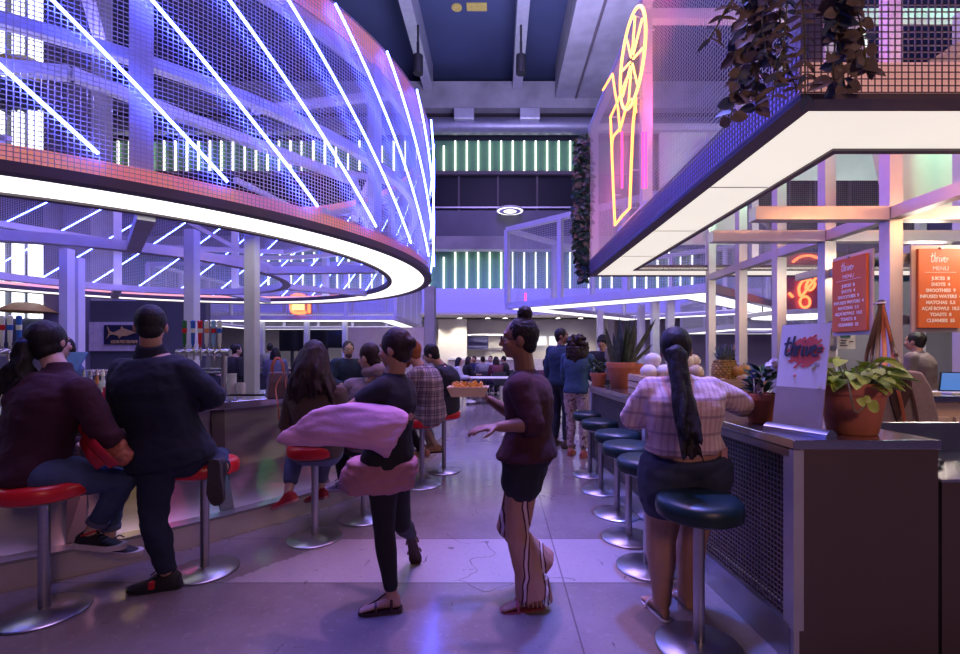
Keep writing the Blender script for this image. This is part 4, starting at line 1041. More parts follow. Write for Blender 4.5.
# handbag on the bar top with long orange strap
c = V((-1.93, 4.03, 1.061))
p = thing('handbag', 'small grey handbag with tan handles and a long tan strap on the bar edge', 'bag', c)
ax = V((.55, .42, 0)).normalized(); nx = V((.6, -.8, 0))
def hb(px, py, d=4.0): return U(px, py, d)
B().loft([[c + ax * sx * w + V((-ax.y, ax.x, 0)) * sy * t_ + Z * h for sx, sy in ((-1, -1), (1, -1), (1, 1), (-1, 1))] for w, t_, h in ((.085, .05, 0), (.09, .055, .02), (.08, .05, .15), (.07, .03, .235))]).build('body', mat('plum_grey_leather', (.11, .07, .08), .5), p, None, .012)
for s_ in (-1, 1):
    o_ = V((-ax.y, ax.x, 0)) * .03 * s_
    B().tube(smooth_path([c + o_ - ax * .045 + Z * .2, c + o_ - ax * .04 + Z * .3, c + o_ + Z * .36, c + o_ + ax * .04 + Z * .3, c + o_ + ax * .045 + Z * .2]), .008, 8, flat=.6).build('handle', leather_tan, p, SM)
sd = V((.55, -.75, 0)).normalized()
B().tube(smooth_path([c + ax * .02 + Z * .2 + sd * .05, c + sd * .08 + Z * .1 - ax * .03, c + sd * .2 - Z * .05 - ax * .035, c + sd * .21 - Z * .22 - ax * .02, c + sd * .21 - Z * .3 + ax * .02, c + sd * .21 - Z * .2 + ax * .05, c + sd * .2 - Z * .02 + ax * .055, c + sd * .07 + Z * .12 + ax * .05, c + ax * .06 + Z * .2 + sd * .04]), .008, 8, flat=.5).build('strap', leather_tan, p, SM)
# television and dark kitchen opening behind the bar
for (a, b_, d_, lab) in (((308, 330), (343, 348), 20., 'black wall screen under the low canopy, right of the pair'), ((279, 330), (303, 351), 20.5, 'dark kitchen screen under the low canopy, left of the pair')):
    q0, q1 = U(a[0], a[1], d_), U(b_[0], b_[1], d_)
    p = thing('wall_screen', lab, 'screen', (q0.x, d_, 0)); B().box((q0.x, d_, q1.z), (q1.x, d_ + .08, q0.z)).build('panel', black_gloss, p, None, .02)
    B().box(((q0.x + q1.x) / 2 - .06, d_ + .08, 0), ((q0.x + q1.x) / 2 + .06, d_ + .16, q0.z)).build('mount_post', black, p)
p = thing('partition', 'beige tiled partition under the low canopy', 'partition', (U(375, 0, 21).x, 21, 0))
B().box((U(346, 0, 21).x, 21., 0), (U(424, 0, 21).x, 21.2, 2.6)).build('panel', mat('beige_tile', (.5, .42, .38), .5, 0, .08, 2), p)
# white tables and chairs in the far hall
def table(c, label, w=.8, n=1):
    p = thing('dining_table', label, 'table', c)
    B().box((c[0] - w, c[1] - .4, .72), (c[0] + w, c[1] + .4, .75)).build('tabletop', white_paint, p, None, .006)
    for sx in (-1, 1):
        for sy in (-1, 1): B().cyl((c[0] + sx * (w - .08), c[1] + sy * .32, 0), (c[0] + sx * (w - .08), c[1] + sy * .32, .72), .02, 8).build('leg', steel, p)
table((.0, 13.2, 0), 'long white communal table in the far hall beyond the food carrier', .85)
table((-.9, 18.5, 0), 'white communal table farther back under the food stall lights', 1.6)
def chair(c, yaw, label, m_):
    p = thing('dining_chair', label, 'chair', c); R = Matrix.Rotation(yaw, 3, 'Z'); c = V(c)
    def ob(a, b_, nm, mm):
        a, b_ = V(a), V(b_); B().obox(c + R @ ((a + b_) / 2), R @ V(((b_.x - a.x) / 2, 0, 0)), R @ V((0, (b_.y - a.y) / 2, 0)), Z * ((b_.z - a.z) / 2)).build(nm, mm, p, None, .008)
    ob((-.2, -.2, .43), (.2, .2, .46), 'seat', m_); ob((-.2, -.22, .46), (.2, -.19, .85), 'backrest', m_)
    for sx in (-1, 1):
        for sy in (-1, 1): B().cyl(c + R @ V((sx * .18, sy * .18, 0)), c + R @ V((sx * .18, sy * .18, .43)), .013, 8).build('leg', steel, p)
redp = mat('red_chair_plastic', (.55, .02, .02), .4)
chair((U(545, 0, 9.5).x, 9.5, 0), PI / 2 * 0, 'red chair in the far hall holding the man in dark maroon', redp)
chair((U(451, 0, 12.9).x, 12.9, 0), -PI / 2, 'red chair in the far hall holding the woman in the pale top', redp)
# ================================================================= PEOPLE
def skin(n, *c): return mat(n, c, .5, 0, .06, 14, .06, 120, sss=.12)
skin_light = skin('skin_light', .56, .34, .26); skin_tan = skin('skin_tan', .42, .23, .16); skin_brown = skin('skin_brown', .23, .11, .07)
def hairm(n, *c): return mat(n, c, .55, 0, .35, 26, .35, 55, (3, 3, .35), .3)
hair_black = hairm('black_hair', .009, .007, .008); hair_brown = hairm('dark_brown_hair', .022, .011, .01); hair_red = hairm('ginger_hair', .28, .085, .02); hair_grey = hairm('grey_brown_hair', .06, .05, .05)
def cloth(n, c, rough=.85, bump=.25, bs=90., var=.12): return mat(n, c, rough, 0, var, 5, bump, bs)
eye_m = mat('eye_white', (.75, .75, .75), .2); iris_m = mat('dark_iris', (.015, .01, .008), .15); lip_m = mat('lip', (.32, .09, .08), .45)
rubber_w = mat('white_rubber', (.72, .62, .66), .6); denim = cloth('blue_denim', (.045, .07, .15), .8, .4, 140, .25); denim_dark = cloth('dark_denim', (.012, .02, .045), .85, .4, 140, .25)

def plaid(n, base, l1, l2, k, rough=.85):
    t = NT(n); vec = t.coord('Object'); sp = t.n('ShaderNodeSeparateXYZ'); t.l(vec, sp.inputs[0])
    def band(sock, f, ph, th): return t.math('GREATER_THAN', t.math('SINE', t.math('ADD', t.math('MULTIPLY', sock, f), ph)), th)
    xs = t.math('ADD', sp.outputs[0], t.math('MULTIPLY', sp.outputs[1], .45))
    a = t.mix(t.math('MULTIPLY', band(xs, k, 0, .1), .55), base, l1); a = t.mix(t.math('MULTIPLY', band(sp.outputs[2], k, 0, .1), .55), a, l1)
    a = t.mix(t.math('MULTIPLY', band(xs, k, 2.5, .93), .7), a, l2); a = t.mix(t.math('MULTIPLY', band(sp.outputs[2], k, 2.5, .93), .7), a, l2)
    t.l(a, t.b.inputs['Base Color']); t.b.inputs['Roughness'].default_value = rough
    t.bump(t.noise(vec, 90, 3), .25); return t.m

def lerp(a, b, t): return a + (b - a) * t
def limbs(b, pts, rs, n=12, ball=True):
    b.tube(pts, rs, n)
    if ball:
        for p, r in zip(pts, rs): b.sph(p, r * .995, None, 10, 7)
def basis(f, up):
    """rotation with Y along f, Z near up"""
    f = V(f).normalized(); x = f.cross(V(up))
    if x.length < 1e-4: x = V((1, 0, 0))
    x.normalize(); u = x.cross(f)
    return Matrix((x, f, u)).transposed()

def hand(b, w, d, pn, s=1., curl=.45, side=1):
    d = V(d).normalized(); pn = V(pn); x = d.cross(pn).normalized(); pn = x.cross(d)
    R = Matrix((x, d, pn)).transposed()
    b.sph(w + d * .045 * s, (.039 * s, .052 * s, .017 * s), R, 12, 8); b.sph(w + d * .02 * s, (.03 * s, .035 * s, .019 * s), R, 12, 8)
    for k, (o, L, st) in enumerate(((-.0295, .066, .078), (-.01, .076, .086), (.0105, .071, .085), (.0295, .055, .076))):
        p = w + d * (st * s) + x * (o * s); dd = d + x * (o * 2.2); dd.normalize(); pts = [w + d * .05 * s + x * (o * .8 * s), p]; a = curl
        for seg, f_ in enumerate((.45, .32, .23)):
            q = dd * math.cos(a * (seg + .6)) + pn * math.sin(a * (seg + .6)); pts.append(pts[-1] + q * (L * f_ * s * 1.05))
        limbs(b, pts, [.0095 * s, .0098 * s, .0092 * s, .0086 * s, .0075 * s], 8)
    t0 = w + d * .018 * s + x * (-.028 * s * side); t1 = t0 + (d * .55 - x * side * .8 + pn * .25).normalized() * .04 * s; t2 = t1 + (d * .85 - x * side * .35 + pn * .4).normalized() * .032 * s
    limbs(b, [t0, t1, t2], [.0135 * s, .0115 * s, .009 * s], 8)

def foot(b, a, t, up, s=1.):
    """bare foot: sole .075 below the ankle, five toes"""
    t = V(t).normalized(); up = V(up); x = t.cross(up).normalized(); up = x.cross(t); R = Matrix((x, t, up)).transposed(); h = .07 * s
    rg = []
    for (y, w, z0, z1) in ((-.05, .018, -.06, -.02), (-.04, .028, -.069, .01), (.0, .033, -.07, .03), (.05, .034, -.062, .0), (.1, .04, -.066, -.025), (.145, .044, -.069, -.04), (.168, .038, -.069, -.047)):
        c = a + t * y * s + up * ((z0 + z1) / 2 * s)
        rg.append([c + x * (w * s * math.cos(2 * PI * k / 12)) + up * ((z1 - z0) / 2 * s * math.sin(2 * PI * k / 12)) for k in range(12)])
    b.loft(rg)
    for k, (o, y, r) in enumerate(((-.03, .172, .0125), (-.012, .178, .0095), (.003, .174, .009), (.018, .167, .0085), (.031, .158, .008))):
        b.sph(a + x * o * s + t * y * s - up * .059 * s, (r * s, r * 1.7 * s, r * s), R, 8, 6)

def shoe(name, a, t, up, m_up, m_sole, parent, s=1., sole_h=.024, lace=None):
    t = V(t).normalized(); up = V(up); x = t.cross(up).normalized(); up = x.cross(t); n = 14; o = a - up * .082 * s
    def outline(y, w, z, f=1.): return o + t * y * s + x * w * s + up * z * s
    rg = []
    for (y, w, h, fl) in ((-.066, .018, .055, 0), (-.062, .03, .078, 0), (-.03, .036, .105, 0), (.01, .037, .108, 0), (.045, .039, .085, 0), (.09, .044, .062, 0), (.14, .046, .05, 0), (.175, .04, .042, 0), (.196, .026, .034, 0), (.204, .01, .026, 0)):
        rg.append([outline(y, w * math.copysign(abs(math.cos(PI * k / (n - 1))) ** .6, math.cos(PI * k / (n - 1))), sole_h * .6 + (h - sole_h * .6) * max(0, math.sin(PI * k / (n - 1))) ** .8) for k in range(n)])
    up_o = B().loft(rg).build(name, m_up, parent, 1.2)
    so = []
    for (y, w) in ((-.072, .012), (-.066, .03), (-.03, .039), (.02, .038), (.07, .044), (.13, .05), (.175, .045), (.2, .03), (.211, .012)):
        lift = .012 if y > .16 else 0
        so.append([outline(y, -w, lift), outline(y, w, lift), outline(y, w * 1.02, sole_h + lift * .5), outline(y, -w * 1.02, sole_h + lift * .5)])
    B().loft(so).build('sole', m_sole, up_o, 1.)
    if lace:
        lb_ = B()
        for y in (.045, .065, .085): lb_.tube([outline(y, -.022, .088 - (y - .045) * .55), outline(y + .004, 0, .098 - (y - .045) * .6), outline(y, .022, .088 - (y - .045) * .55)], .004 * s, 6)
        for w in (-.02, .02): lb_.tube(smooth_path([outline(.04, 0, .1), outline(.05, w, .115), outline(.075, w * 1.6, .1)], 4), .0035 * s, 6)
        lb_.build('laces', lace, up_o, SM)
    return up_o

def sandal(a, t, up, m_, parent, s=1., straps=((.09, 1), (.0, 1))):
    t = V(t).normalized(); up = V(up); x = t.cross(up).normalized(); up = x.cross(t)
    rg = []
    for (y, w) in ((-.06, .015), (-.05, .03), (.0, .034), (.06, .038), (.13, .046), (.17, .04), (.195, .02)):
        c = a + t * y * s; rg.append([c + x * w * s - up * .088 * s, c - x * w * s - up * .088 * s, c - x * w * s - up * .07 * s, c + x * w * s - up * .07 * s])
    so = B().loft(rg).build('sandal', m_, parent, .8)
    st_ = B()
    for y, kind in straps:
        hh = .036 if y > .05 else .045; zz = -.028 if y > .05 else .01
        pts = [a + t * y * s + x * (.048 if y > .05 else .042) * s * math.cos(q) + up * ((-.07 + (zz + .075) * math.sin(q)) * s) for q in [PI * k / 10 for k in range(11)]]
        st_.tube(pts, .006 * s, 8, hint=t, flat=1.4)
    if len(straps) > 1: st_.tube([a + t * .15 * s - up * .048 * s, a + t * .09 * s - up * .018 * s, a + t * .035 * s + up * .02 * s], .005 * s, 8)
    st_.build('strap', m_, so, SM)
    return so

TORSO = [(-.14, .10, .085), (-.07, .155, .115), (.04, .168, .122), (.16, .158, .112), (.32, .142, .10), (.5, .152, .108), (.68, .17, .118), (.8, .172, .112), (.9, .155, .092), (.965, .10, .07), (1.0, .065, .06)]
def torso_rings(J, off=0., t0=-.2, t1=1.1, g=1., slouch=0., n=18, belly=0., hemx=0.):
    P, N = J['P'], J['N']; rh = (J['hR'] - J['hL']).normalized(); rs = (J['sR'] - J['sL']).normalized(); out = []
    rows = [r for r in TORSO if t0 - 1e-6 <= r[0] <= t1 + 1e-6]
    def at(t):
        for a, c in zip(TORSO, TORSO[1:]):
            if a[0] <= t <= c[0]: q = (t - a[0]) / (c[0] - a[0]); return (t, lerp(a[1], c[1], q), lerp(a[2], c[2], q))
        return TORSO[0] if t < TORSO[0][0] else TORSO[-1]
    if rows[0][0] > t0 and t0 > TORSO[0][0]: rows = [at(t0)] + rows
    if rows[-1][0] < t1 < 1: rows = rows + [at(t1)]
    for (t, rx, ry) in rows:
        q = min(1, max(0, t)); r = rh.lerp(rs, q).normalized(); u = (N - P).normalized(); f = u.cross(r).normalized(); r = f.cross(u)
        c = P + (N - P) * t - f * (slouch * math.sin(PI * q)); b_ = belly * math.exp(-((t - .2) / .2) ** 2)
        hx = hemx * max(0, 1 - (t - t0) / .25)
        gg = g if t < .85 else 1 + (g - 1) * .5
        out.append([c + f * b_ * .6 + r * ((rx * gg + off + hx + b_ * .5) * J['s'] * math.copysign(abs(math.cos(2 * PI * k / n)) ** .85, math.cos(2 * PI * k / n))) + f * ((ry * gg + off + hx + b_ * .6) * J['s'] * math.copysign(abs(math.sin(2 * PI * k / n)) ** .85, math.sin(2 * PI * k / n))) for k in range(n)])
    return out
def arm(b, J, sd, off=0., frac=2.0, g=1., loose=0.):
    """shoulder to frac (1 = elbow, 2 = wrist)"""
    s, e, w = J['s' + sd], J['e' + sd], J['w' + sd]; k = J['s'] * g
    pts = [s, lerp(s, e, .35), lerp(s, e, .75), e, lerp(e, w, .3), lerp(e, w, .7), w]; rs = [.056, .05, .043, .04, .041, .033, .026]; ts = [0, .35, .75, 1, 1.3, 1.7, 2.]
    P_, R_2 = [], []
    for i in range(7):
        if ts[i] <= frac + 1e-6: P_.append(pts[i]); R_2.append(rs[i] * k + off + loose * (ts[i] / 2))
    if frac < 2 and P_:
        i = len(P_); q = (frac - ts[i - 1]) / (ts[i] - ts[i - 1])
        if q > .05: P_.append(lerp(pts[i - 1], pts[i], q)); R_2.append(lerp(rs[i - 1], rs[i], q) * k + off + loose * frac / 2)
    b.tube(P_, R_2, 12)
    for p, r in list(zip(P_, R_2))[:-1]: b.sph(p, r * .99, None, 10, 7)
def leg(b, J, sd, off=0., frac=2.0, g=1., flare=0., thigh=1.):
    h, k_, a = J['h' + sd], J['k' + sd], J['a' + sd]; k = J['s'] * g
    pts = [h, lerp(h, k_, .3), lerp(h, k_, .7), k_, lerp(k_, a, .28), lerp(k_, a, .65), a]; rs = [.092 * thigh, .086 * thigh, .066, .056, .057, .043, .035]; ts = [0, .3, .7, 1, 1.28, 1.65, 2.]
    P_, R_2 = [], []
    for i in range(7):
        if ts[i] <= frac + 1e-6: P_.append(pts[i]); R_2.append(rs[i] * k + off + (flare * max(0, (ts[i] - 1)) ** 2))
    if frac < 2:
        i = len(P_); q = (frac - ts[i - 1]) / (ts[i] - ts[i - 1])
        if q > .05: P_.append(lerp(pts[i - 1], pts[i], q)); R_2.append(lerp(rs[i - 1], rs[i], q) * k + off + flare * max(0, frac - 1) ** 2)
    b.tube(P_, R_2, 14)
    for p, r in list(zip(P_, R_2))[:-1]: b.sph(p, r * .99, None, 12, 8)

def person(label, J, sk, vox=.0075, g=1., slouch=.02, face=True, hands=((.45, None), (.45, None)), barefoot=(), belly=0., group=None, thigh=1., glasses=False, legg=None):
    J = dict(J); J.setdefault('s', 1.); s = J['s']; J['T'] = (J['sR'] - J['sL']).normalized()
    loc = V((J['P'].x, J['P'].y, 0)); b = B()
    b.loft(torso_rings(J, 0, g=g, slouch=slouch, belly=belly))
    for sd in 'LR':
        arm(b, J, sd, g=(g + 1) / 2); leg(b, J, sd, g=legg or (g + 1) / 2, thigh=thigh)
        limbs(b, [lerp(J['P'], J['N'], .88), J['s' + sd]], [.06 * s, .056 * s])
        d = (J['w' + sd] - J['e' + sd]).normalized(); curl, pn = hands['LR'.index(sd)]
        pn = V(pn) if pn else (d.cross(J['T'] * (1 if sd == 'L' else -1)) if abs(d.dot(J['T'])) < .9 else V((0, 0, -1)))
        if pn.length < 1e-3: pn = V((0, 0, -1))
        hand(b, J['w' + sd], J.get('hd' + sd, d), pn, s, curl, 1 if sd == 'R' else -1)
        if sd in barefoot: foot(b, J['a' + sd], J['t' + sd], J.get('u' + sd, Z), s)
        else: b.sph(J['a' + sd] + V(J['t' + sd]).normalized() * .04 * s - V(J.get('u' + sd, Z)) * .04, .028 * s, None, 10, 7)
    f = V(J['face']).normalized(); up = (J['H'] - J['N']).normalized().lerp(Z, .6).normalized(); R = basis(f, up); H = J['H']
    def L(x, y, z): return H + R @ (V((x, y, z)) * s)
    limbs(b, [lerp(J['P'], J['N'], .97), L(0, -.02, -.06)], [.062 * s, .054 * s])
    b.sph(L(0, -.012, .02), V((.075, .095, .098)) * s, R, 20, 14)                 # cranium
    b.sph(L(0, .018, -.045), V((.060, .068, .066)) * s, R, 16, 12)                # face and jaw
    b.sph(L(0, .055, -.088), V((.028, .025, .02)) * s, R, 10, 8)                  # chin
    b.loft([[L(-.009, .078, .012), L(.009, .078, .012), L(.007, .093, .008), L(-.007, .093, .008)], [L(-.017, .078, -.038), L(.017, .078, -.038), L(.012, .116, -.034), L(-.012, .116, -.034)]])   # nose
    b.sph(L(0, .106, -.034), .0125 * s, R, 8, 6)
    b.sph(L(0, .078, .028), V((.05, .014, .012)) * s, R, 12, 8)                   # brow
    for q in (-1, 1):
        b.sph(L(.042 * q, .062, -.03), V((.02, .022, .022)) * s, R, 10, 7)
        b.sph(L(.076 * q, -.01, -.012), V((.011, .021, .032)) * s, R, 10, 8)      # ears
    b.sph(L(0, .084, -.062), V((.024, .011, .011)) * s, R, 10, 7)
    me = solid(b, vox, 4, .4); me.transform(Matrix.Translation(-loc))
    o = link('person', me, sk, None, 4, 0, loc); tag(o, label, 'person', group)
    if face:
        for q in (-1, 1):
            B().sph(L(.031 * q, .075, -.002), V((.013, .011, .008)) * s, R, 10, 8).build('eye', eye_m, o, SM)
            B().sph(L(.031 * q, .084, -.002), V((.006, .003, .006)) * s, R, 10, 8).build('iris', iris_m, o, SM)
        B().sph(L(0, .092, -.063), V((.022, .006, .0065)) * s, R, 12, 8).build('lips', lip_m, o, SM)
    if glasses:
        gb = B()
        for q in (-1, 1):
            c = L(.033 * q, .1, -.002); gb.tube([c + R @ V((.024 * s * math.cos(a), 0, .018 * s * math.sin(a))) for a in [2 * PI * k / 16 for k in range(16)]], .0025 * s, 6, closed=True)
            gb.tube([L(.056 * q, .098, .002), L(.078 * q, .02, .004), L(.08 * q, -.015, -.004)], .0025 * s, 6)
        gb.tube([L(-.01, .102, 0), L(.01, .102, 0)], .0025 * s, 6); gb.build('glasses', black_gloss, o, SM)
    o_R = R; return o, J, L, R
def wear(o, name, b, m, vox=.011, it=5, fold=.006, fs=(9, 9, 14), lab=None, fac=.5):
    me = solid(b, vox, it, fac)
    if fold: ruffle(me, fold, fs, len(o.children) * 3.1 + o.location.x * 7); ruffle(me, fold * .4, V(fs) * 2.6, 5.)
    me.transform(Matrix.Translation(-ORG[o.name])); c = link(name, me, m, o, 4)
    if lab: c['label'] = lab
    return c
def top(o, J, m, name='sweater', hem=-.1, off=.018, frac=1.95, g=1., slouch=.02, vox=.011, collar=True, fold=.007, loose=.006, belly=0., hemx=.01, sides='LR', ch=.015):
    b = B(); b.loft(torso_rings(J, off, hem, .965, g, slouch, belly=belly, hemx=hemx))
    for sd in sides:
        arm(b, J, sd, off * .85, frac, (g + 1) / 2, loose); limbs(b, [lerp(J['P'], J['N'], .88), J['s' + sd]], [.064 * J['s'] + off * .7, .058 * J['s'] + off * .6])
    if collar: b.tube([lerp(J['P'], J['N'], .93), lerp(J['P'], J['N'], 1.0) + (J['H'] - J['N']).normalized() * ch], [.085 * J['s'], .066 * J['s']], 16)
    return wear(o, name, b, m, vox, fold=fold)
def pants(o, J, m, name='trousers', frac=1.92, off=.012, g=1., waist=.1, vox=.011, flare=0., slouch=.02, fold=.006, thigh=1., belly=0.):
    b = B(); b.loft(torso_rings(J, off * .8, -.2, waist, g, slouch, belly=belly))
    for sd in 'LR': leg(b, J, sd, off, frac, (g + 1) / 2, flare, thigh)
    for sd in 'LR': limbs(b, [lerp(J['P'], J['N'], -.02), J['h' + sd]], [.1 * J['s'] * g + off, .092 * J['s'] * (g + 1) / 2 * thigh + off])
    return wear(o, name, b, m, vox, fold=fold)
def cap_hair(b, L, R, s, th=1., back=-.022, low=0.):
    b.sph(L(0, back, .028), V((.082 * th, .094 * th, .1 * th)) * s, R, 22, 14); b.sph(L(0, -.05, -.03 - low), V((.066 * th, .052 * th, .06)) * s, R, 16, 10)
def hair(o, b, m, vox=.008, amp=.003, sc=(60, 60, 9), lab=None, it=3):
    return wear(o, 'hair', b, m, vox, it, amp, sc, lab)
def strand_hair(b, n, root, tip, r, wav=.012):
    """loose locks: root(k) to tip(k) curves"""
    for k in range(n):
        p, q, mid = root(k), tip(k), None; ph = rnd(0, 6.28); pts = []
        for i in range(9):
            t = i / 8; c = p.lerp(q, t); pts.append(c + V((math.sin(t * 9 + ph) * wav * t, math.cos(t * 8 + ph) * wav * t, 0)) + (V((0, 0, 0))))
        b.tube(pts, [r * (1 - .75 * (i / 8) ** 2) for i in range(9)], 7)

# ---------------------------------------------------------------- 1 woman in maroon, seated at left
J = dict(s=.98, P=U(36, 468, 2.62), N=U(60, 371, 2.66), H=U(51, 343, 2.70), face=(.02, 1, -.08), sL=U(32, 386, 2.74), sR=U(80, 390, 2.59), eL=U(22, 436, 2.9), wL=U(78, 446, 3.0), eR=U(107, 436, 2.62), wR=U(121, 449, 2.83),
         hL=U(26, 474, 2.68), hR=U(46, 475, 2.55), kL=U(115, 478, 2.98), kR=U(125, 481, 2.84), aL=U(108, 541, 2.98), aR=U(90, 534, 2.80), tL=(1, .1, -.12), tR=(1, .05, -.1))
o, J, L, R = person('woman in a maroon jumper and ponytail seated on the leftmost red stool, seen from behind', J, skin_light, g=1.12, slouch=.03, thigh=1.12, barefoot=('R', 'L'))
maroon = cloth('maroon_knit', (.036, .006, .017), .9, .35, 120)
top(o, J, maroon, 'sweater', -.12, .028, 1.97, 1.2, .03, hemx=.035, fold=.010, loose=.004, ch=.05)
pants(o, J, denim, 'jeans', 1.78, .012, 1.14, .1, thigh=1.14)
for sd in 'LR':
    a_, k_ = J['a' + sd], J['k' + sd]; B().tube([lerp(a_, k_, .19), lerp(a_, k_, .27)], .06, 18).build('jeans_cuff', cloth('pale_denim_cuff', (.11, .12, .2)) if sd == 'L' else bpy.data.materials['pale_denim_cuff'], o, SM)
B().tube([lerp(J['aR'], J['kR'], .04) + V((.046 * math.cos(a), .046 * math.sin(a), .015 * math.cos(a))) for a in [2 * PI * k / 20 for k in range(20)]], .006, 6, closed=True).build('anklet', mat('red_cord', (.6, .02, .03), .6), o, SM)
for sd in 'RL': shoe('sneaker', J['a' + sd], J['t' + sd], Z, black, rubber_w, o, 1.02, .034, black)
hd = o
b = B(); cap_hair(b, L, R, .98, 1.09, -.026, .02); b.sph(L(0, -.03, -.03), V((.079, .07, .07)), R, 16, 10)
hair(o, b, hair_black)
b = B(); tl_ = L(-.045, -.115, -.0); b.sph(tl_, .032, None, 12, 8)
strand_hair(b, 46, lambda k: tl_ + rdir() * .018, lambda k: tl_ + V((rnd(-.075, .065), rnd(-.09, .02), rnd(-.33, -.2))), .019, .022)
wear(o, 'ponytail', b, hair_black, .008, 2, .004, (50, 50, 14)); b = B(); b.sph(tl_, (.036, .036, .02), R, 14, 8); b.build('hair_tie', mat('blue_band', (.02, .04, .2), .6), o, SM)
# her bag
c = U(104, 446, 2.66)
p = thing('shoulder_bag', 'red and tan leather shoulder bag held in the lap of the woman in maroon', 'bag', c)
b = B(); b.sph(c + V((0, .02, -.0)), (.12, .07, .085), Matrix.Rotation(.35, 3, 'Y'), 16, 10); b.sph(c + V((.06, .03, -.06)), (.075, .06, .07), None, 14, 9); b.sph(c + V((-.05, .0, .03)), (.07, .05, .045), None, 12, 8)
me = solid(b, .008, 3); ruffle(me, .01, 26); ruffle(me, .005, 60); me.transform(Matrix.Translation(-c)); link('body', me, mat('worn_tan_leather', (.33, .10, .06), .45, 0, .4, 14, .3, 40), p, 4)
rl = mat('red_leather', (.36, .012, .022), .4, 0, .1, 8, .1, 50)
for q in ([U(80, 424, 2.66), U(92, 443, 2.56), U(104, 456, 2.53), U(114, 466, 2.56)], [U(82, 440, 2.64), U(90, 455, 2.55), U(101, 467, 2.56)]):
    B().tube(smooth_path(q), .03, 10, hint=(0, 1, 0), flat=.3).build('strap', rl, p, SM)

# ---------------------------------------------------------------- 2 man in navy, perched
J = dict(s=1.04, P=U(172, 456, 2.93), N=U(151, 353, 2.86), H=U(151, 326, 2.86), face=(-.5, .86, -.12), sL=U(124, 371, 2.86), sR=U(184, 371, 2.85), eL=U(119, 418, 2.92), wL=U(150, 410, 3.2), eR=U(215, 396, 2.93), wR=U(196, 404, 3.2),
         hL=U(157, 460, 2.9), hR=U(190, 460, 2.94), kL=U(154, 522, 2.84), kR=U(220, 458, 3.3), aL=U(168, 574, 2.86), aR=U(221, 462, 2.97), tL=(-1, -.25, -.02), tR=(.03, .0, -1), uR=(0, 1, 0))
J['uR'] = V((0, 1, .05)); J['aR'] = U(222, 468, 2.98)
o, J, L, R = person('man in a navy jumper leaning on the bar, one knee on a red stool', J, skin_tan, g=1.12, slouch=.03)
navy = cloth('navy_knit', (.010, .013, .030), .9, .3, 140)
top(o, J, navy, 'sweater', -.06, .024, 1.96, 1.16, .03, hemx=.03, fold=.009, loose=.012)
pants(o, J, denim_dark, 'jeans', 1.95, .014, 1.08, .1, fold=.009)
B().tube([lerp(J['P'], J['N'], .95), L(0, -.018, -.115)], [.1, .069], 18).build('collar', navy, o, SM)
shoe('sneaker', J['aL'], J['tL'], Z, black, black, o, 1.06, .026, black)
sh = shoe('sneaker', J['aR'], J['tR'], J['uR'], black, mat('grey_sole', (.05, .042, .045), .8, 0, .1, 20, .6, 60), o, 1.05, .026, black)
q = J['aL'] + V((-.05, -.07, -.035)); B().obox(q, V((.012, .0, 0)), Z * .022, V((0, .012, 0))).build('red_stripe', mat('red_stripe', (.55, .02, .03), .5), o)
b = B(); cap_hair(b, L, R, 1.04, .985, -.02); hair(o, b, hair_black, .008, .002, (90, 90, 60))

# ---------------------------------------------------------------- 3 woman with long wavy hair
J = dict(s=.98, P=U(318, 449, 3.62), N=U(315, 385, 3.54), H=U(314, 357, 3.55), face=(-.42, .91, -.08), sL=U(294, 393, 3.55), sR=U(338, 393, 3.53), eL=U(286, 424, 3.65), wL=U(305, 410, 3.95), eR=U(343, 424, 3.6), wR=U(330, 410, 3.9),
         hL=U(308, 452, 3.62), hR=U(329, 452, 3.62), kL=U(296, 452, 4.03), kR=U(324, 452, 4.03), aL=U(288, 494, 3.86), aR=U(320, 490, 4.02), tL=(-.25, .75, -.15), tR=(.1, .9, -.1))
J['tL'] = (-.75, .3, -.35); J['tR'] = (-.75, .4, -.25)
o, J, L, R = person('woman with long wavy dark hair in a brown top, red shoes on the bar ledge', J, skin_light, g=1.05, thigh=1.05)
top(o, J, cloth('brown_jersey', (.085, .058, .05), .85), 'jersey', -.1, .016, 1.95, 1.06, .02, hemx=.02)
pants(o, J, cloth('light_denim', (.12, .14, .22), .8, .4, 140, .2), 'jeans', 1.72, .018, 1.06, .1)
for sd in 'LR': shoe('shoe', J['a' + sd] , J['t' + sd], Z, mat('red_suede', (.42, .02, .03), .7) if sd == 'L' else bpy.data.materials['red_suede'], mat('pink_sole', (.5, .2, .22), .6) if sd == 'L' else bpy.data.materials['pink_sole'], o, 1., .02)
b = B(); cap_hair(b, L, R, .98, 1.1, -.018)
for i in range(70):
    a = R_(rnd(150, 390)); st_ = L(.085 * math.cos(a), -.012 + .095 * math.sin(a) * 1, rnd(-.02, .06)); ln = rnd(.25, .37)
    en = V((st_.x + (st_.x - J['H'].x) * .9 + rnd(-.04, .04), st_.y - rnd(.02, .09), st_.z - ln)); pts = []; ph = rnd(0, 6)
    for j in range(10):
        t_ = j / 9; q = st_.lerp(en, t_) + V((math.sin(t_ * 8 + ph) * .016 * t_, math.cos(t_ * 9 + ph) * .016 * t_ - .03 * math.sin(PI * t_), 0)); pts.append(q)
    b.tube(pts, [.02 * (1 - .6 * (j / 9) ** 3) for j in range(10)], 7)
hair(o, b, hair_brown, .0095, .004, (40, 40, 9))

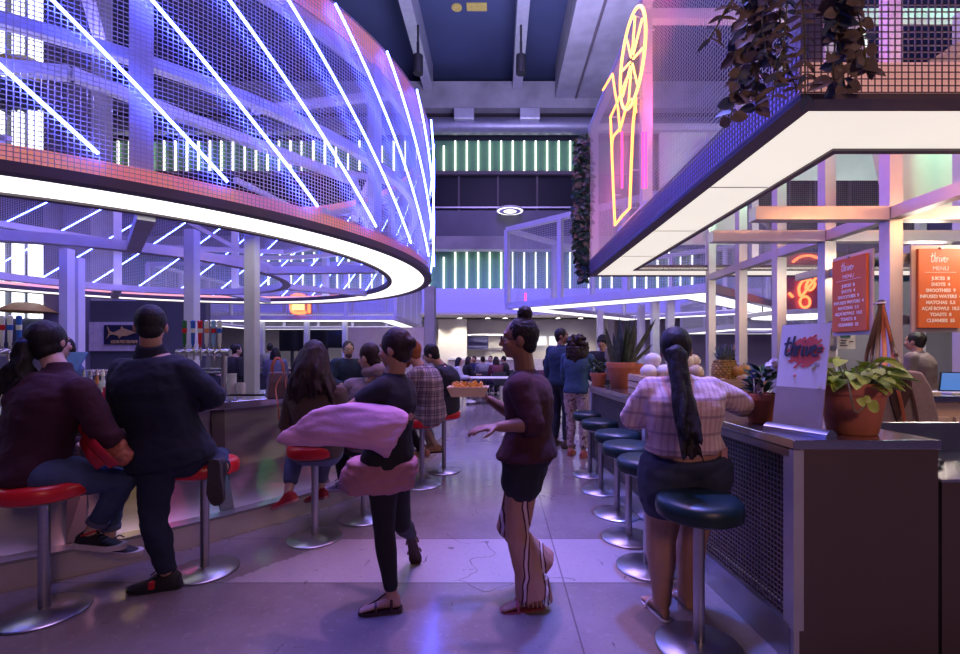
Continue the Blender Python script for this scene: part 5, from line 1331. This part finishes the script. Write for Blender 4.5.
# ---------------------------------------------------------------- 4 man in grey hoodie
J = dict(s=1.02, P=U(370, 442, 4.07), N=U(374, 378, 4.0), H=U(369, 357, 3.97), face=(-.9, .42, -.05), sL=U(352, 387, 3.96), sR=U(393, 385, 4.06), eL=U(346, 417, 3.95), wL=U(334, 406, 4.2), eR=U(392, 418, 4.2), wR=U(366, 408, 4.4),
         hL=U(360, 445, 4.05), hR=U(378, 445, 4.1), kL=U(341, 446, 4.4), kR=U(362, 447, 4.5), aL=U(344, 482, 4.28), aR=U(364, 478, 4.5), tL=(-.9, .25, -.1), tR=(-.8, .5, -.1))
o, J, L, R = person('man in a mauve grey hoodie with cropped hair seated beside the long haired woman', J, skin_light, g=1.05)
hoodm = cloth('mauve_grey_fleece', (.20, .155, .17), .95, .2, 90)
top(o, J, hoodm, 'hoodie', -.1, .024, 1.95, 1.08, .025, hemx=.012)
b = B(); b.sph(L(0, -.09, -.115), (.1, .06, .06), R, 16, 10); b.sph(L(-.07, -.03, -.12), (.035, .07, .045), R, 12, 8); b.sph(L(.07, -.03, -.12), (.035, .07, .045), R, 12, 8); wear(o, 'hood', b, hoodm, .01, 5, .006)
pants(o, J, cloth('black_cotton', (.012, .012, .014)), 'trousers', 1.92, .014, 1.05)
for sd in 'LR': shoe('sneaker', J['a' + sd], J['t' + sd], Z, mat('grey_mesh_shoe', (.28, .25, .3), .7, 0, .8, 40) if sd == 'L' else bpy.data.materials['grey_mesh_shoe'], rubber_w, o, 1.0, .028, black)
b = B(); cap_hair(b, L, R, 1.02, .985, -.018); hair(o, b, hair_brown, .008, .002, (90, 90, 60))

# ---------------------------------------------------------------- 5 bearded man in plaid
J = dict(s=1.03, P=U(430, 416, 5.08), N=U(420, 366, 4.98), H=U(411, 352, 4.96), face=(-1, .12, -.05), sL=U(418, 374, 4.84), sR=U(424, 372, 5.12), eL=U(397, 389, 4.82), wL=U(398, 365, 4.86), eR=U(398, 392, 5.25), wR=U(380, 390, 5.3),
         hL=U(426, 418, 5.0), hR=U(432, 418, 5.15), kL=U(394, 421, 5.1), kR=U(400, 420, 5.4), aL=U(412, 454, 5.18), aR=U(424, 451, 5.35), tL=(-1, .1, -.1), tR=(-1, .1, -.1))
J['hdL'] = V((.1, .2, 1))
o, J, L, R = person('bearded ginger man in a checked shirt seated with his hand raised to his face', J, skin_light, g=1.08, slouch=.05, glasses=True, hands=((.6, (-1, .2, 0)), (.5, None)))
top(o, J, plaid('brown_check', (.42, .34, .33), (.06, .04, .06), (.03, .02, .03), 62), 'shirt', -.16, .027, 1.9, 1.1, .05, hemx=.02)
pants(o, J, cloth('charcoal_cotton', (.014, .014, .018)), 'trousers', 1.92, .014, 1.05, slouch=.05)
for sd in 'LR': shoe('shoe', J['a' + sd], J['t' + sd], Z, mat('tan_suede', (.48, .24, .12), .7) if sd == 'L' else bpy.data.materials['tan_suede'], rubber_w, o, 1., .02)
b = B(); cap_hair(b, L, R, 1.03, 1.02, -.018); b.sph(L(0, .045, .1), V((.06, .055, .028)), R, 14, 8); hair(o, b, hair_red, .009, .004, (60, 60, 40))
b = B(); b.sph(L(0, .05, -.098), V((.052, .052, .048)), R, 14, 10); b.sph(L(0, .055, -.13), V((.035, .035, .035)), R, 12, 8)
for q in (-1, 1): b.sph(L(.055 * q, .02, -.06), V((.014, .03, .04)), R, 10, 8)
wear(o, 'beard', b, hair_red, .008, 3, .004, (70, 70, 40))

# ---------------------------------------------------------------- 6 man in black with glasses
J = dict(s=1.0, P=U(445, 408, 5.66), N=U(441, 365, 5.62), H=U(431, 354, 5.58), face=(-.95, .2, -.25), sL=U(438, 373, 5.48), sR=U(444, 371, 5.76), eL=U(424, 391, 5.45), wL=U(412, 391, 5.6), eR=U(424, 391, 5.9), wR=U(410, 390, 5.9),
         hL=U(442, 411, 5.58), hR=U(446, 411, 5.75), kL=U(415, 412, 5.66), kR=U(417, 412, 5.95), aL=U(436, 446, 5.7), aR=U(430, 444, 5.9), tL=(-1, .1, -.1), tR=(-1, .1, -.1))
o, J, L, R = person('dark haired man in a black shirt with glasses on the farthest red stool', J, skin_light, g=1.08, slouch=.06, glasses=True)
top(o, J, cloth('black_shirt', (.010, .012, .018)), 'shirt', -.16, .034, 1.7, 1.1, .06, hemx=.02)
pants(o, J, cloth('black_shorts', (.012, .012, .016)), 'shorts', 1.05, .02, 1.05, slouch=.06)
for sd in 'LR': shoe('shoe', J['a' + sd], J['t' + sd], Z, bpy.data.materials['tan_suede'], black, o, 1., .02)
b = B(); cap_hair(b, L, R, 1.0, 1.03, -.014); hair(o, b, hair_black, .009, .003, (60, 60, 40))

# ---------------------------------------------------------------- 7 walker with lavender garment
J = dict(s=.95, P=U(388, 458, 2.62), N=U(394, 375, 2.62), H=U(395, 349, 2.61), face=(-.95, .3, -.05), sL=U(382, 388, 2.48), sR=U(402, 386, 2.78), eL=U(352, 408, 2.46), wL=U(318, 424, 2.50), eR=U(392, 430, 2.90), wR=U(372, 440, 2.95),
         hL=U(383, 466, 2.56), hR=U(393, 466, 2.70), kL=U(384, 530, 2.58), kR=U(402, 524, 2.85), aL=U(392, 596, 2.60), aR=U(424, 524, 3.16), tL=(-1, -.12, -.03), tR=(.1, .4, -1))
J['aR'] = U(412, 536, 3.2); J['uR'] = V((-.2, 1, .2)).normalized()
o, J, L, R = person('walking woman in black leggings and sandals carrying a billowing lavender garment', J, skin_tan, barefoot=('L', 'R'), hands=((.5, None), (.4, None)))
blackj = cloth('black_jersey', (.009, .009, .011))
top(o, J, blackj, 'vest', -.12, .012, .75, 1.0, .01, hemx=.02)
pants(o, J, blackj, 'leggings', 1.9, .006, 1.0, .12, fold=.002)
for sd in 'LR': sandal(J['a' + sd], J['t' + sd], J.get('u' + sd, Z), mat('dark_copper_leather', (.05, .022, .02), .3, .3) if sd == 'L' else bpy.data.materials['dark_copper_leather'], o, .95)
b = B(); cap_hair(b, L, R, .95, 1.03, -.018); b.sph(L(0, -.1, .03), .04, None, 12, 8); hair(o, b, hair_brown)
lav = cloth('lavender_pink_cloth', (.62, .32, .46), .8, .25, 60)
# the garment she swings out in front of her, trailing to the left
b = B()
path = smooth_path([U(277, 441, 2.50), U(292, 436, 2.47), U(320, 428, 2.44), U(350, 424, 2.42), U(378, 428, 2.42), U(398, 436, 2.45)], 5)
n_ = len(path); b.tube(path, [.012 + .115 * math.sin(min(1, (i / (n_ - 1)) * 1.25) * PI / 2) for i in range(n_)], 20, hint=(0, 1, 0), flat=.55)
me = solid(b, .01, 4); ruffle(me, .016, (5, 12, 16)); ruffle(me, .006, (10, 30, 40)); c = U(340, 428, 2.44); me.transform(Matrix.Translation(-c))
tag(link('draped_garment', me, lav, None, 4, 0, c), 'billowing pink and lavender garment held out in front of the walking woman in black', 'garment')
b = B()
b.loft([[lerp(J['P'], J['N'], t_) + V((rx * math.cos(2 * PI * k / 18) + ox, ry * math.sin(2 * PI * k / 18), 0)) for k in range(18)] for t_, rx, ry, ox in ((-.36, .2, .17, -.05), (-.28, .215, .185, -.05), (-.15, .215, .19, -.04), (.0, .2, .18, -.03))])
wear(o, 'tied_shirt', b, cloth('mauve_check_cloth', (.40, .17, .22), .85), .011, 4, .012, (12, 12, 26))

# ---------------------------------------------------------------- 8 woman with bun carrying food
J = dict(s=1.02, P=U(527, 455, 2.66), N=U(525, 372, 2.67), H=U(519, 339, 2.66), face=(-1, .06, .02), sL=U(521, 386, 2.50), sR=U(529, 385, 2.84), eL=U(533, 424, 2.46), wL=U(497, 427, 2.45), eR=U(521, 420, 2.88), wR=U(488, 399, 2.85),
         hL=U(524, 462, 2.58), hR=U(529, 462, 2.74), kL=U(517, 531, 2.62), kR=U(511, 524, 2.80), aL=U(534, 594, 2.64), aR=U(527, 556, 3.05), tL=(-1, -.15, -.02), tR=(-.35, .1, -1))
J['uR'] = V((.9, .2, -.3)).normalized(); J['kR'] = U(508, 526, 2.76); J['aR'] = U(541, 562, 2.92)
o, J, L, R = person('walking woman with a top bun in a maroon top carrying a food tray', J, skin_brown, barefoot=('L', 'R'), glasses=True, hands=((.35, (0, .2, -1)), (.25, (0, 0, 1))))
top(o, J, cloth('wine_jersey', (.045, .007, .017)), 'top', -.02, .022, 1.2, 1.04, .02, hemx=.03, loose=.015)
pants(o, J, cloth('black_denim', (.010, .011, .02)), 'shorts', .4, .03, 1.02, .12)
t = NT('striped_trouser'); vec = t.coord('Object'); wv_ = t.n('ShaderNodeSeparateXYZ'); t.l(vec, wv_.inputs[0])
st1 = t.math('SINE', t.math('ADD', t.math('MULTIPLY', wv_.outputs[0], 48), t.math('MULTIPLY', t.noise(vec, 3), 5)))
cr = t.ramp(st1, ((.0, (.40, .21, .16)), (.62, (.40, .21, .16)), (.72, (.02, .015, .02)), (.86, (.02, .015, .02)), (.9, (.35, .03, .04)), (.97, (.6, .5, .5))))
t.l(cr, t.b.inputs['Base Color']); t.b.inputs['Roughness'].default_value = .8
b = B()
for sd in 'LR': leg(b, J, sd, .012, 2.0, 1., .055)
wear(o, 'flared_trousers', b, t.m, .010, 4, .01, (22, 22, 5))
fr = B()
for k in range(26):
    a = 2 * PI * k / 26; q = J['aL'] + V((.075 * math.cos(a), .06 * math.sin(a), .1)); fr.tube([q, q + V((.015 * math.cos(a), .015 * math.sin(a), -.07)), q + V((.03 * math.cos(a), .02 * math.sin(a), -.135))], [.006, .008, .004], 6)
fr.build('hem_fringe', t.m, o, SM)
for sd in 'LR': sandal(J['a' + sd], J['t' + sd], J.get('u' + sd, Z), mat('wine_sandal', (.25, .04, .06), .6) if sd == 'L' else bpy.data.materials['wine_sandal'], o, 1.02, ((.1, 1),))
b = B(); cap_hair(b, L, R, 1.02, 1.0, -.022); b.sph(L(0, -.03, .145), .046, None, 14, 10); hair(o, b, hair_black, .008, .005, (60, 60, 60))
c = J['wR'] + V((-.12, -.02, .04))
p = thing('food_tray', 'paper tray of golden food carried by the woman with the top bun', 'food', c)
tr = mat('paper_tray', (.78, .62, .42), .7)
B().loft([[c + V((sx * w, sy * d_, h)) for sx, sy in ((-1, -1), (1, -1), (1, 1), (-1, 1))] for w, d_, h in ((.10, .06, -.02), (.125, .08, .04), (.12, .076, .04), (.097, .057, -.012))]).build('tray', tr, p)
fb_ = B()
for k in range(26): fb_.bar(c + V((rnd(-.09, .09), rnd(-.05, .05), rnd(.0, .03))), c + V((rnd(-.1, .1), rnd(-.05, .05), rnd(.03, .075))), .013)
fb_.build('food', mat('golden_fries', (.70, .36, .07), .6), p)['kind'] = 'stuff'

# ---------------------------------------------------------------- 9 woman in striped shirt at the right counter
J = dict(s=.97, P=U(684, 462, 2.56), N=U(680, 378, 2.52), H=U(676, 350, 2.52), face=(.36, .93, -.08), sL=U(651, 390, 2.52), sR=U(709, 390, 2.53), eL=U(632, 418, 2.66), wL=U(664, 412, 2.90), eR=U(737, 402, 2.62), wR=U(757, 419, 2.78),
         hL=U(668, 470, 2.56), hR=U(702, 470, 2.57), kL=U(661, 540, 2.55), kR=U(692, 538, 2.62), aL=U(662, 603, 2.56), aR=U(686, 596, 2.68), tL=(-.18, 1, 0), tR=(-.12, 1, 0))
J['wR'] = U(752, 408, 2.86)
o, J, L, R = person('woman with a long black ponytail in a striped shirt at the right counter', J, skin_tan, g=1.25, slouch=.02, barefoot=('L', 'R'), thigh=1.25, legg=1.45)
t = NT('pink_stripe'); vec = t.coord('Object'); sp = t.n('ShaderNodeSeparateXYZ'); t.l(vec, sp.inputs[0])
v1 = t.math('GREATER_THAN', t.math('SINE', t.math('MULTIPLY', sp.outputs[0], 210)), .45); h1 = t.math('GREATER_THAN', t.math('SINE', t.math('MULTIPLY', sp.outputs[2], 68)), .86)
cc_ = t.mix(t.math('MULTIPLY', v1, .55), (.74, .56, .54), (.50, .28, .30)); cc_ = t.mix(t.math('MULTIPLY', h1, .6), cc_, (.30, .20, .26))
t.l(cc_, t.b.inputs['Base Color']); t.b.inputs['Roughness'].default_value = .85; t.bump(t.noise(vec, 70, 3), .25)
top(o, J, t.m, 'shirt', .17, .022, 1.45, 1.2, .02, hemx=.012, fold=.009, loose=.02)
pants(o, J, cloth('denim_shorts', (.035, .045, .085), .8, .4, 140, .25), 'shorts', .66, .022, 1.28, .1, thigh=1.42, fold=.005)
q = U(722, 468, 2.48); B().obox(q, V((.028, .012, 0)), Z * .035, V((-.004, .01, 0))).build('back_pocket', mat('pocket_denim', (.05, .06, .1), .8), o, None, .004)
q = U(724, 454, 2.46); tag(B().obox(q, V((.02, .008, 0)), Z * .035, V((-.002, .005, 0))).build('phone', mat('rose_phone_case', (.6, .32, .3), .4), None, None, .003, org=q), 'rose coloured phone sticking out of the denim shorts back pocket', 'phone')
wl_ = mat('white_flip_flop', (.6, .55, .6), .6)
for sd in 'LR': sandal(J['a' + sd], J['t' + sd], Z, wl_, o, .98, ((.1, 1),))
b = B(); cap_hair(b, L, R, .97, 1.05, -.02); hair(o, b, hair_black, .008, .002)
b = B(); r0 = L(.0, -.125, -.02); b.sph(r0, .04, None, 12, 8)
strand_hair(b, 26, lambda k: r0 + V((rnd(-.035, .035), rnd(-.02, .02), rnd(-.01, .02))), lambda k: r0 + V((rnd(-.06, .06), rnd(-.22, -.15), rnd(-.54, -.42))), .026, .012)
wear(o, 'ponytail', b, hair_black, .009, 2, .003, (60, 60, 8))

# ---------------------------------------------------------------- standing and seated helper poses for the people farther back
def stand(x, y, h, yaw, lean=0., arms='down', head=None):
    s = h / 1.72; c, s_ = math.cos(yaw), math.sin(yaw)
    def w(a, b_, z_): return V((x + a * c * s - b_ * s_ * s, y + a * s_ * s + b_ * c * s, z_ * s))
    J = dict(s=s, P=w(0, 0, .93), N=w(0, lean, 1.46), H=w(0, lean + .03, 1.60), face=w(0, 1, 0) - w(0, 0, 0) if head is None else V(head), sL=w(-.18, lean, 1.40), sR=w(.18, lean, 1.40), hL=w(-.095, 0, .89), hR=w(.095, 0, .89), kL=w(-.1, .03, .48), kR=w(.1, .0, .48), aL=w(-.1, 0, .085), aR=w(.11, -.05, .085), tL=w(-.1, 1, 0) - w(0, 0, 0), tR=w(.15, 1, 0) - w(0, 0, 0))
    if arms == 'down': J.update(eL=w(-.23, lean - .02, 1.12), wL=w(-.22, lean + .06, .87), eR=w(.23, lean - .02, 1.12), wR=w(.22, lean + .06, .87))
    else: J.update(eL=w(-.22, lean + .02, 1.13), wL=w(-.12, lean + .28, 1.1), eR=w(.22, lean + .02, 1.13), wR=w(.12, lean + .28, 1.1))
    return J
def sit(x, y, seat, h, yaw, lean=.06, drop=None):
    s = h / 1.72; c, s_ = math.cos(yaw), math.sin(yaw); drop = drop or seat
    def w(a, b_, z_): return V((x + (a * c - b_ * s_) * s, y + (a * s_ + b_ * c) * s, z_))
    S_ = seat + .1
    return dict(s=s, P=w(0, 0, S_), N=w(0, lean, S_ + .53 * s), H=w(0, lean + .04, S_ + .67 * s), face=w(0, 1, 0) - w(0, 0, 0), sL=w(-.18, lean, S_ + .47 * s), sR=w(.18, lean, S_ + .47 * s), eL=w(-.23, lean + .1, S_ + .22), wL=w(-.1, lean + .32, S_ + .2), eR=w(.23, lean + .1, S_ + .22), wR=w(.1, lean + .32, S_ + .2),
                hL=w(-.1, 0, S_ - .02), hR=w(.1, 0, S_ - .02), kL=w(-.12, .42, S_ - .02), kR=w(.12, .42, S_ - .02), aL=w(-.12, .36, S_ - .02 - .4 * s), aR=w(.12, .36, S_ - .02 - .4 * s), tL=w(0, 1, 0) - w(0, 0, 0), tR=w(0, 1, 0) - w(0, 0, 0))
cl = {}
def cm_(n, *c):
    if n not in cl: cl[n] = cloth(n, c)
    return cl[n]
def simple(label, J, sk, tm, pm, hm, vox=.012, frac=1.9, style='short', shoes=black, face=True, glasses=False, g=1.0, group=None, tname='shirt', pfrac=1.92, beard=False):
    o, J, L, R = person(label, J, sk, vox, g, .02, face, group=group, glasses=glasses)
    s = J['s']; vx = max(.012, vox)
    top(o, J, tm, tname, -.06, .018, frac, g * 1.02, .02, vox=vx, hemx=.012); pants(o, J, pm, 'trousers', pfrac, .014, g, .1, vox=vx)
    for sd in 'LR': shoe('shoe', J['a' + sd], J['t' + sd], Z, shoes, shoes, o, s, .02)
    b = B(); cap_hair(b, L, R, s, 1.02, -.02)
    if style == 'long':
        for k in range(30):
            a = R_(rnd(170, 370)); p = L(.08 * math.cos(a), -.02 + .08 * math.sin(a), .02); b.tube([p, p + V((rnd(-.02, .02), rnd(-.02, .02), -.12)), p + V((rnd(-.05, .05), rnd(-.04, .03), -.27))], [.024, .024, .012], 7)
    if style == 'bun': b.sph(L(0, -.1, .06), .05 * s, None, 12, 8)
    if style == 'curly':
        for k in range(120):
            d = rdir(); d.y = min(d.y, .25); q = L(d.x * .145, -.05 + d.y * .125, -.03 + d.z * .16 - (.08 if d.z < 0 else 0)); b.sph(q, rnd(.02, .036), None, 8, 6)
        for k in range(50):
            a = R_(rnd(165, 375)); p = L(.13 * math.cos(a), -.04 + .12 * math.sin(a), -.04)
            pts = [p + V((math.sin(j * 1.5 + k) * .028, math.cos(j * 1.5 + k) * .028, -j * .06)) for j in range(5)]; b.tube(pts, [.022, .022, .02, .016, .008], 7)
    if style == 'cap':
        b = B(); cap_hair(b, L, R, s, 1.04, -.01); b.loft([[L(.07 * math.cos(a) * q, .06 + .1 * math.sin(a) * q, .035 + dz) for a in [PI * k / 10 for k in range(11)]] for q, dz in ((.9, .006), (1., -.002), (.9, -.008))]); wear(o, 'cap', b, hm, .011, 3, 0)
    else: hair(o, b, hm, max(.01, vox * .9), .004, (50, 50, 25))
    if beard:
        b = B(); b.sph(L(0, .05, -.09), V((.05, .05, .038)) * s, R, 12, 8); wear(o, 'beard', b, hm, .01, 3, .003, (60, 60, 40))
    return o, J, L, R
# camouflage leggings
t = NT('camouflage'); vec = t.coord('Object'); nz_ = t.noise(vec, 13, 2, .5)
t.l(t.ramp(nz_, ((.38, (.10, .06, .07)), (.42, (.50, .36, .36)), (.52, (.50, .36, .36)), (.55, (.22, .14, .15)), (.62, (.6, .46, .46)))), t.b.inputs['Base Color']); t.b.inputs['Roughness'].default_value = .8
camo = t.m
J = stand(U(577, 0, 6.5).x, 6.5, 1.70, -.5, .03, 'fwd')
simple('woman with big curly hair in a denim shirt standing at the far stools', J, skin_tan, cm_('chambray', .035, .075, .15), camo, hair_brown, .009, 1.7, 'curly', mat('rust_sandal', (.4, .1, .08), .6), tname='denim_shirt', pfrac=1.88)
J = stand(U(561, 0, 7.15).x, 7.15, 1.84, -.7, 0, 'down', (.95, -.25, .05))
simple('tall man in a blue shirt and dark jeans standing behind the curly haired woman', J, skin_brown, cm_('blue_shirt', .014, .034, .08), cm_('black_jean', .015, .015, .03), hair_black, .01, 1.5, 'short', leather_dark, tname='shirt')
J = stand(U(604, 0, 7.3).x, 7.3, 1.74, 2.6, .05, 'fwd')
simple('man in a black cap and black jacket behind the snake plant', J, skin_light, cm_('black_jacket', .012, .012, .016), cm_('black_jean', .015, .015, .03), cm_('black_cap', .01, .01, .012), .012, 1.9, 'cap', tname='jacket')
# bar staff and guests across the bar
J = stand(U(347, 0, 6.4).x, 6.4, 1.62, 3.6, .1, 'fwd')
simple('man with glasses in a dark blue shirt facing the camera behind the bar', J, skin_light, cm_('ink_blue', .02, .035, .09), cm_('black_jean', .015, .015, .03), hair_grey, .01, 1.9, 'short', glasses=True, tname='shirt', beard=True)
J = stand(U(74, 0, 4.75).x, 4.75, 1.62, 2.4, .06, 'fwd'); J['face'] = V((-.4, -.9, -.35))
simple('bartender with dark hair looking down behind the point of sale screen', J, skin_tan, cm_('bartender_blue', .06, .10, .2), cm_('black_jean', .015, .015, .03), hair_black, .011, 1.2, 'short', tname='shirt')
for px, d_, h_, yw, tone, tm, st_, lab in ((233, 8.2, 1.62, -.6, skin_light, cm_('black_tee', .012, .012, .015), 'short', 'man in black with his back turned, in the gap left of the canopy post'), (240, 8.9, 1.62, 2.6, skin_light, cm_('black_tee', .012, .012, .015), 'long', 'long haired woman facing the camera in the gap left of the canopy post'),
                                     (275, 9.2, 1.56, .2, skin_light, cm_('grey_blue_tee', .10, .11, .16), 'long', 'woman with black hair seen from behind above the handbag'), (270, 12.5, 1.7, .5, skin_tan, cm_('grey_tee', .2, .2, .22), 'short', 'guest in grey far across the bar, left of the black haired woman')):
    simple(lab, stand(U(px, 0, d_).x, d_, h_, yw, .03, 'fwd'), tone, tm, cm_('black_jean', .015, .015, .03), hair_black, .016, 1.3, st_, face=True, tname='t_shirt')
# far hall diners
simple('woman in a pale blouse seated on a red chair at the long white table', sit(U(456, 0, 12.9).x, 12.9, .45, 1.68, -PI / 2), skin_light, cm_('pale_blouse', .5, .5, .58), cm_('blue_jean', .05, .07, .15), hair_black, .016, 1.9, 'long', white_paint, False, tname='blouse')
simple('man in dark maroon seated on a red chair in the hall behind the food carrier', sit(U(545, 0, 9.6).x, 9.6, .45, 1.72, -.5), skin_brown, cm_('dark_maroon', .06, .012, .02), cm_('black_jean', .015, .015, .03), hair_black, .014, 1.9, 'short', black, True)
for k, (px, d_, yw, tm, tone, st_, lab) in enumerate(((466, 14.3, -1.2, cm_('black_tee', .012, .012, .015), skin_light, 'long', 'black topped diner at the long white table, leftmost of the far group'), (475, 16.2, 2.8, cm_('dark_blue_tee', .02, .03, .08), skin_tan, 'short', 'diner in dark blue facing the camera in the far group'),
                                            (483.5, 14.9, .3, cm_('grey_tee', .2, .2, .22), skin_light, 'bun', 'diner in grey with tied up hair in the middle of the far group'), (491, 17.0, 2.9, cm_('white_tee', .6, .6, .65), skin_light, 'short', 'diner in white facing the camera in the far group'),
                                            (497, 14.2, .4, cm_('wine_tee', .12, .03, .05), skin_light, 'long', 'long haired diner in wine red, second from right in the far group'), (506, 16.2, 1.2, cm_('black_tee', .012, .012, .015), skin_tan, 'short', 'dark topped diner at the right end of the far group'))):
    simple(lab, sit(U(px, 0, d_).x, d_, .46, 1.68, yw), tone, tm, cm_('black_jean', .015, .015, .03), hair_black if k % 2 else hair_brown, .02, 1.4, st_, black, False, tname='t_shirt')
    c0 = U(px, 0, d_); chair((c0.x, d_ - .0, 0), yw, 'dining chair under the %s' % lab.split(' in the')[0].split(',')[0].split(' at the')[0], dark_panel)
# kitchen staff on the right
simple('worker in a brown shirt behind the service counter at the far right', stand(U(923, 0, 5.6).x, 5.6, 1.72, .5, .05, 'fwd'), skin_tan, cm_('brown_work_shirt', .16, .11, .11), cm_('black_jean', .015, .015, .03), hair_black, .012, 1.2, 'short', tname='shirt')
simple('worker in a grey shirt in the far kitchen beyond the fruit', stand(U(744, 0, 11.).x, 11., 1.72, 1.2, .1, 'fwd'), skin_tan, cm_('grey_work_shirt', .3, .3, .34), cm_('black_jean', .015, .015, .03), hair_black, .016, 1.2, 'short', tname='shirt')
simple('person in white beyond the pineapples with only the head and shoulders showing', stand(U(733, 0, 7.6).x, 7.6, 1.50, -.3, .05, 'fwd'), skin_tan, cm_('white_tee', .6, .6, .65), cm_('black_jean', .015, .015, .03), hair_black, .014, 1.2, 'short', face=True, tname='t_shirt')
# ================================================================= LIGHT AND CAMERA
def light(kind, name, loc, energy, color, size=.3, target=None, spot=None, blend=.5, sy=None):
    l = bpy.data.lights.new(name, kind); l.energy = energy; l.color = color
    if kind == 'AREA':
        l.shape = 'RECTANGLE' if sy else 'DISK'; l.size = size
        if sy: l.size_y = sy
    elif kind == 'SPOT': l.spot_size = spot; l.spot_blend = blend; l.shadow_soft_size = size
    else: l.shadow_soft_size = size
    o = bpy.data.objects.new(name, l); COL.objects.link(o); o.location = loc
    if target is not None: o.rotation_euler = (V(target) - V(loc)).to_track_quat('-Z', 'Y').to_euler()
    return o
# roof floods of the hall: violet wash from the trusses, blue accent spots
light('AREA', 'hall_wash', (0, 12, 16.), 2500, (.46, .32, 1.), 10, (0, 13, 0))
light('AREA', 'hall_wash', (-1, 2., 14.), 700, (.62, .38, 1.), 6, (0, 4, 0))
light('SPOT', 'blue_spot', (-1.0, .5, 9.), 1900, (.08, .10, 1.), .15, (-.33, 2.2, 0), .2, .8)
light('SPOT', 'blue_spot', (1.15, 3.7, 8.5), 3600, (.10, .18, 1.), .15, (.95, 3.2, 0), .42, .8)
light('SPOT', 'violet_spot', (0.2, 4., 12.), 2200, (.8, .40, .95), .2, (.1, 3.2, 0), .34, .9)
light('AREA', 'facade_fill', (0, 26.4, 6.3), 900, (.13, .11, 1.), 44, (0, 27.75, 4.2), sy=.3)  # added unseen wash that turns the perforated band blue
light('AREA', 'roof_fill', (2, 14, 9.5), 2800, (.50, .46, 1.), 6, (2, 14, 20))  # added unseen fill that lifts the ceiling and girder
light('POINT', 'neon_glow', (1.9, 4.7, 4.2), 28, (1., .08, .32), .15)
light('AREA', 'kiosk_beam_fill', (4.2, 3.02, 2.72), 24, (1., .42, .17), 3.0, (4.2, 4.6, 2.45), sy=.06)  # added orange fill for the kiosk beam fronts, no strip is built
# added spots under the bar lip that imitate coloured reflections on its front
for ang, col in ((-46.5, (1., .75, .02)), (-44.3, (1., .03, .35)), (-35.5, (.1, 1., .35)), (-40.5, (.1, .55, 1.)), (-50., (1., .35, .3)), (-30., (.9, .3, .5))):
    p_ = polar(BC, R_(ang), 5.14, .97); light('SPOT', 'bar_reflection_spot', p_, 9, col, .02, polar(BC, R_(ang), 5.1, 0), .42, .5)
# lamps of the hall behind the camera, warm pink
light('AREA', 'hall_lamp', (2.2, -3., 3.4), 55, (1., .55, .48), 1.0, (2.2, 4, 2.0))
# warm fill lights added for the right kiosk and its counter
light('SPOT', 'kiosk_front_fill', (3.0, 1.2, 4.6), 220, (1., .45, .20), .12, (3.6, 4.6, 2.2), 1.2, .6)  # added warm fill from the camera side, outside the kiosk
light('SPOT', 'blue_spot', (-1.2, 6.6, 2.68), 130, (.12, .14, 1.), .05, (3.3, 4.4, 2.55), .7, .5)  # added blue fill on the beam sides, stands in for neon light
light('POINT', 'counter_fill', (4.3, 3.5, 2.5), 30, (1., .82, .68), .1)  # added fill that brightens the service counter
light('POINT', 'kiosk_fill', (5.2, 5.6, 2.5), 90, (1., .85, .7), .15)  # added fill for the kiosk interior
light('POINT', 'canopy_fill', (4.8, 4.0, 4.6), 110, (.45, 1., .62), .15)  # added green fill for the frames and panels inside the canopy
light('POINT', 'canopy_fill', (2.6, 3.2, 4.4), 60, (.75, .30, 1.), .15)  # added violet fill for the canopy frames
light('POINT', 'drum_lamp', (CC.x + 1.5, CC.y - 1.5, 4.6), 220, (.22, .2, 1.), .2)
w = bpy.data.worlds.new('hall_air'); S.world = w; w.use_nodes = True
bgn = w.node_tree.nodes['Background']; bgn.inputs[0].default_value = (.28, .22, .60, 1); bgn.inputs[1].default_value = .065

cam = bpy.data.cameras.new('camera'); co = bpy.data.objects.new('camera', cam); COL.objects.link(co)
co.location = (0, 0, EYE); co.rotation_euler = (PI / 2, 0, 0)
cam.sensor_fit = 'HORIZONTAL'; cam.sensor_width = 36; cam.lens = F / 960 * 36
cam.shift_x = -(VX - 480) / 960; cam.shift_y = (VY - 327) / 960
cam.clip_start = .05; cam.clip_end = 200
S.camera = co
S.view_settings.view_transform = 'Standard'; S.view_settings.look = 'None'; S.view_settings.gamma = 1; S.view_settings.use_curve_mapping = False
S.view_settings.exposure = .15
S.cycles.use_denoising = True; S.cycles.max_bounces = 6; S.cycles.diffuse_bounces = 3; S.cycles.glossy_bounces = 3; S.cycles.transparent_max_bounces = 8
S.cycles.sample_clamp_indirect = 4.
S.cycles.caustics_reflective = False; S.cycles.caustics_refractive = False
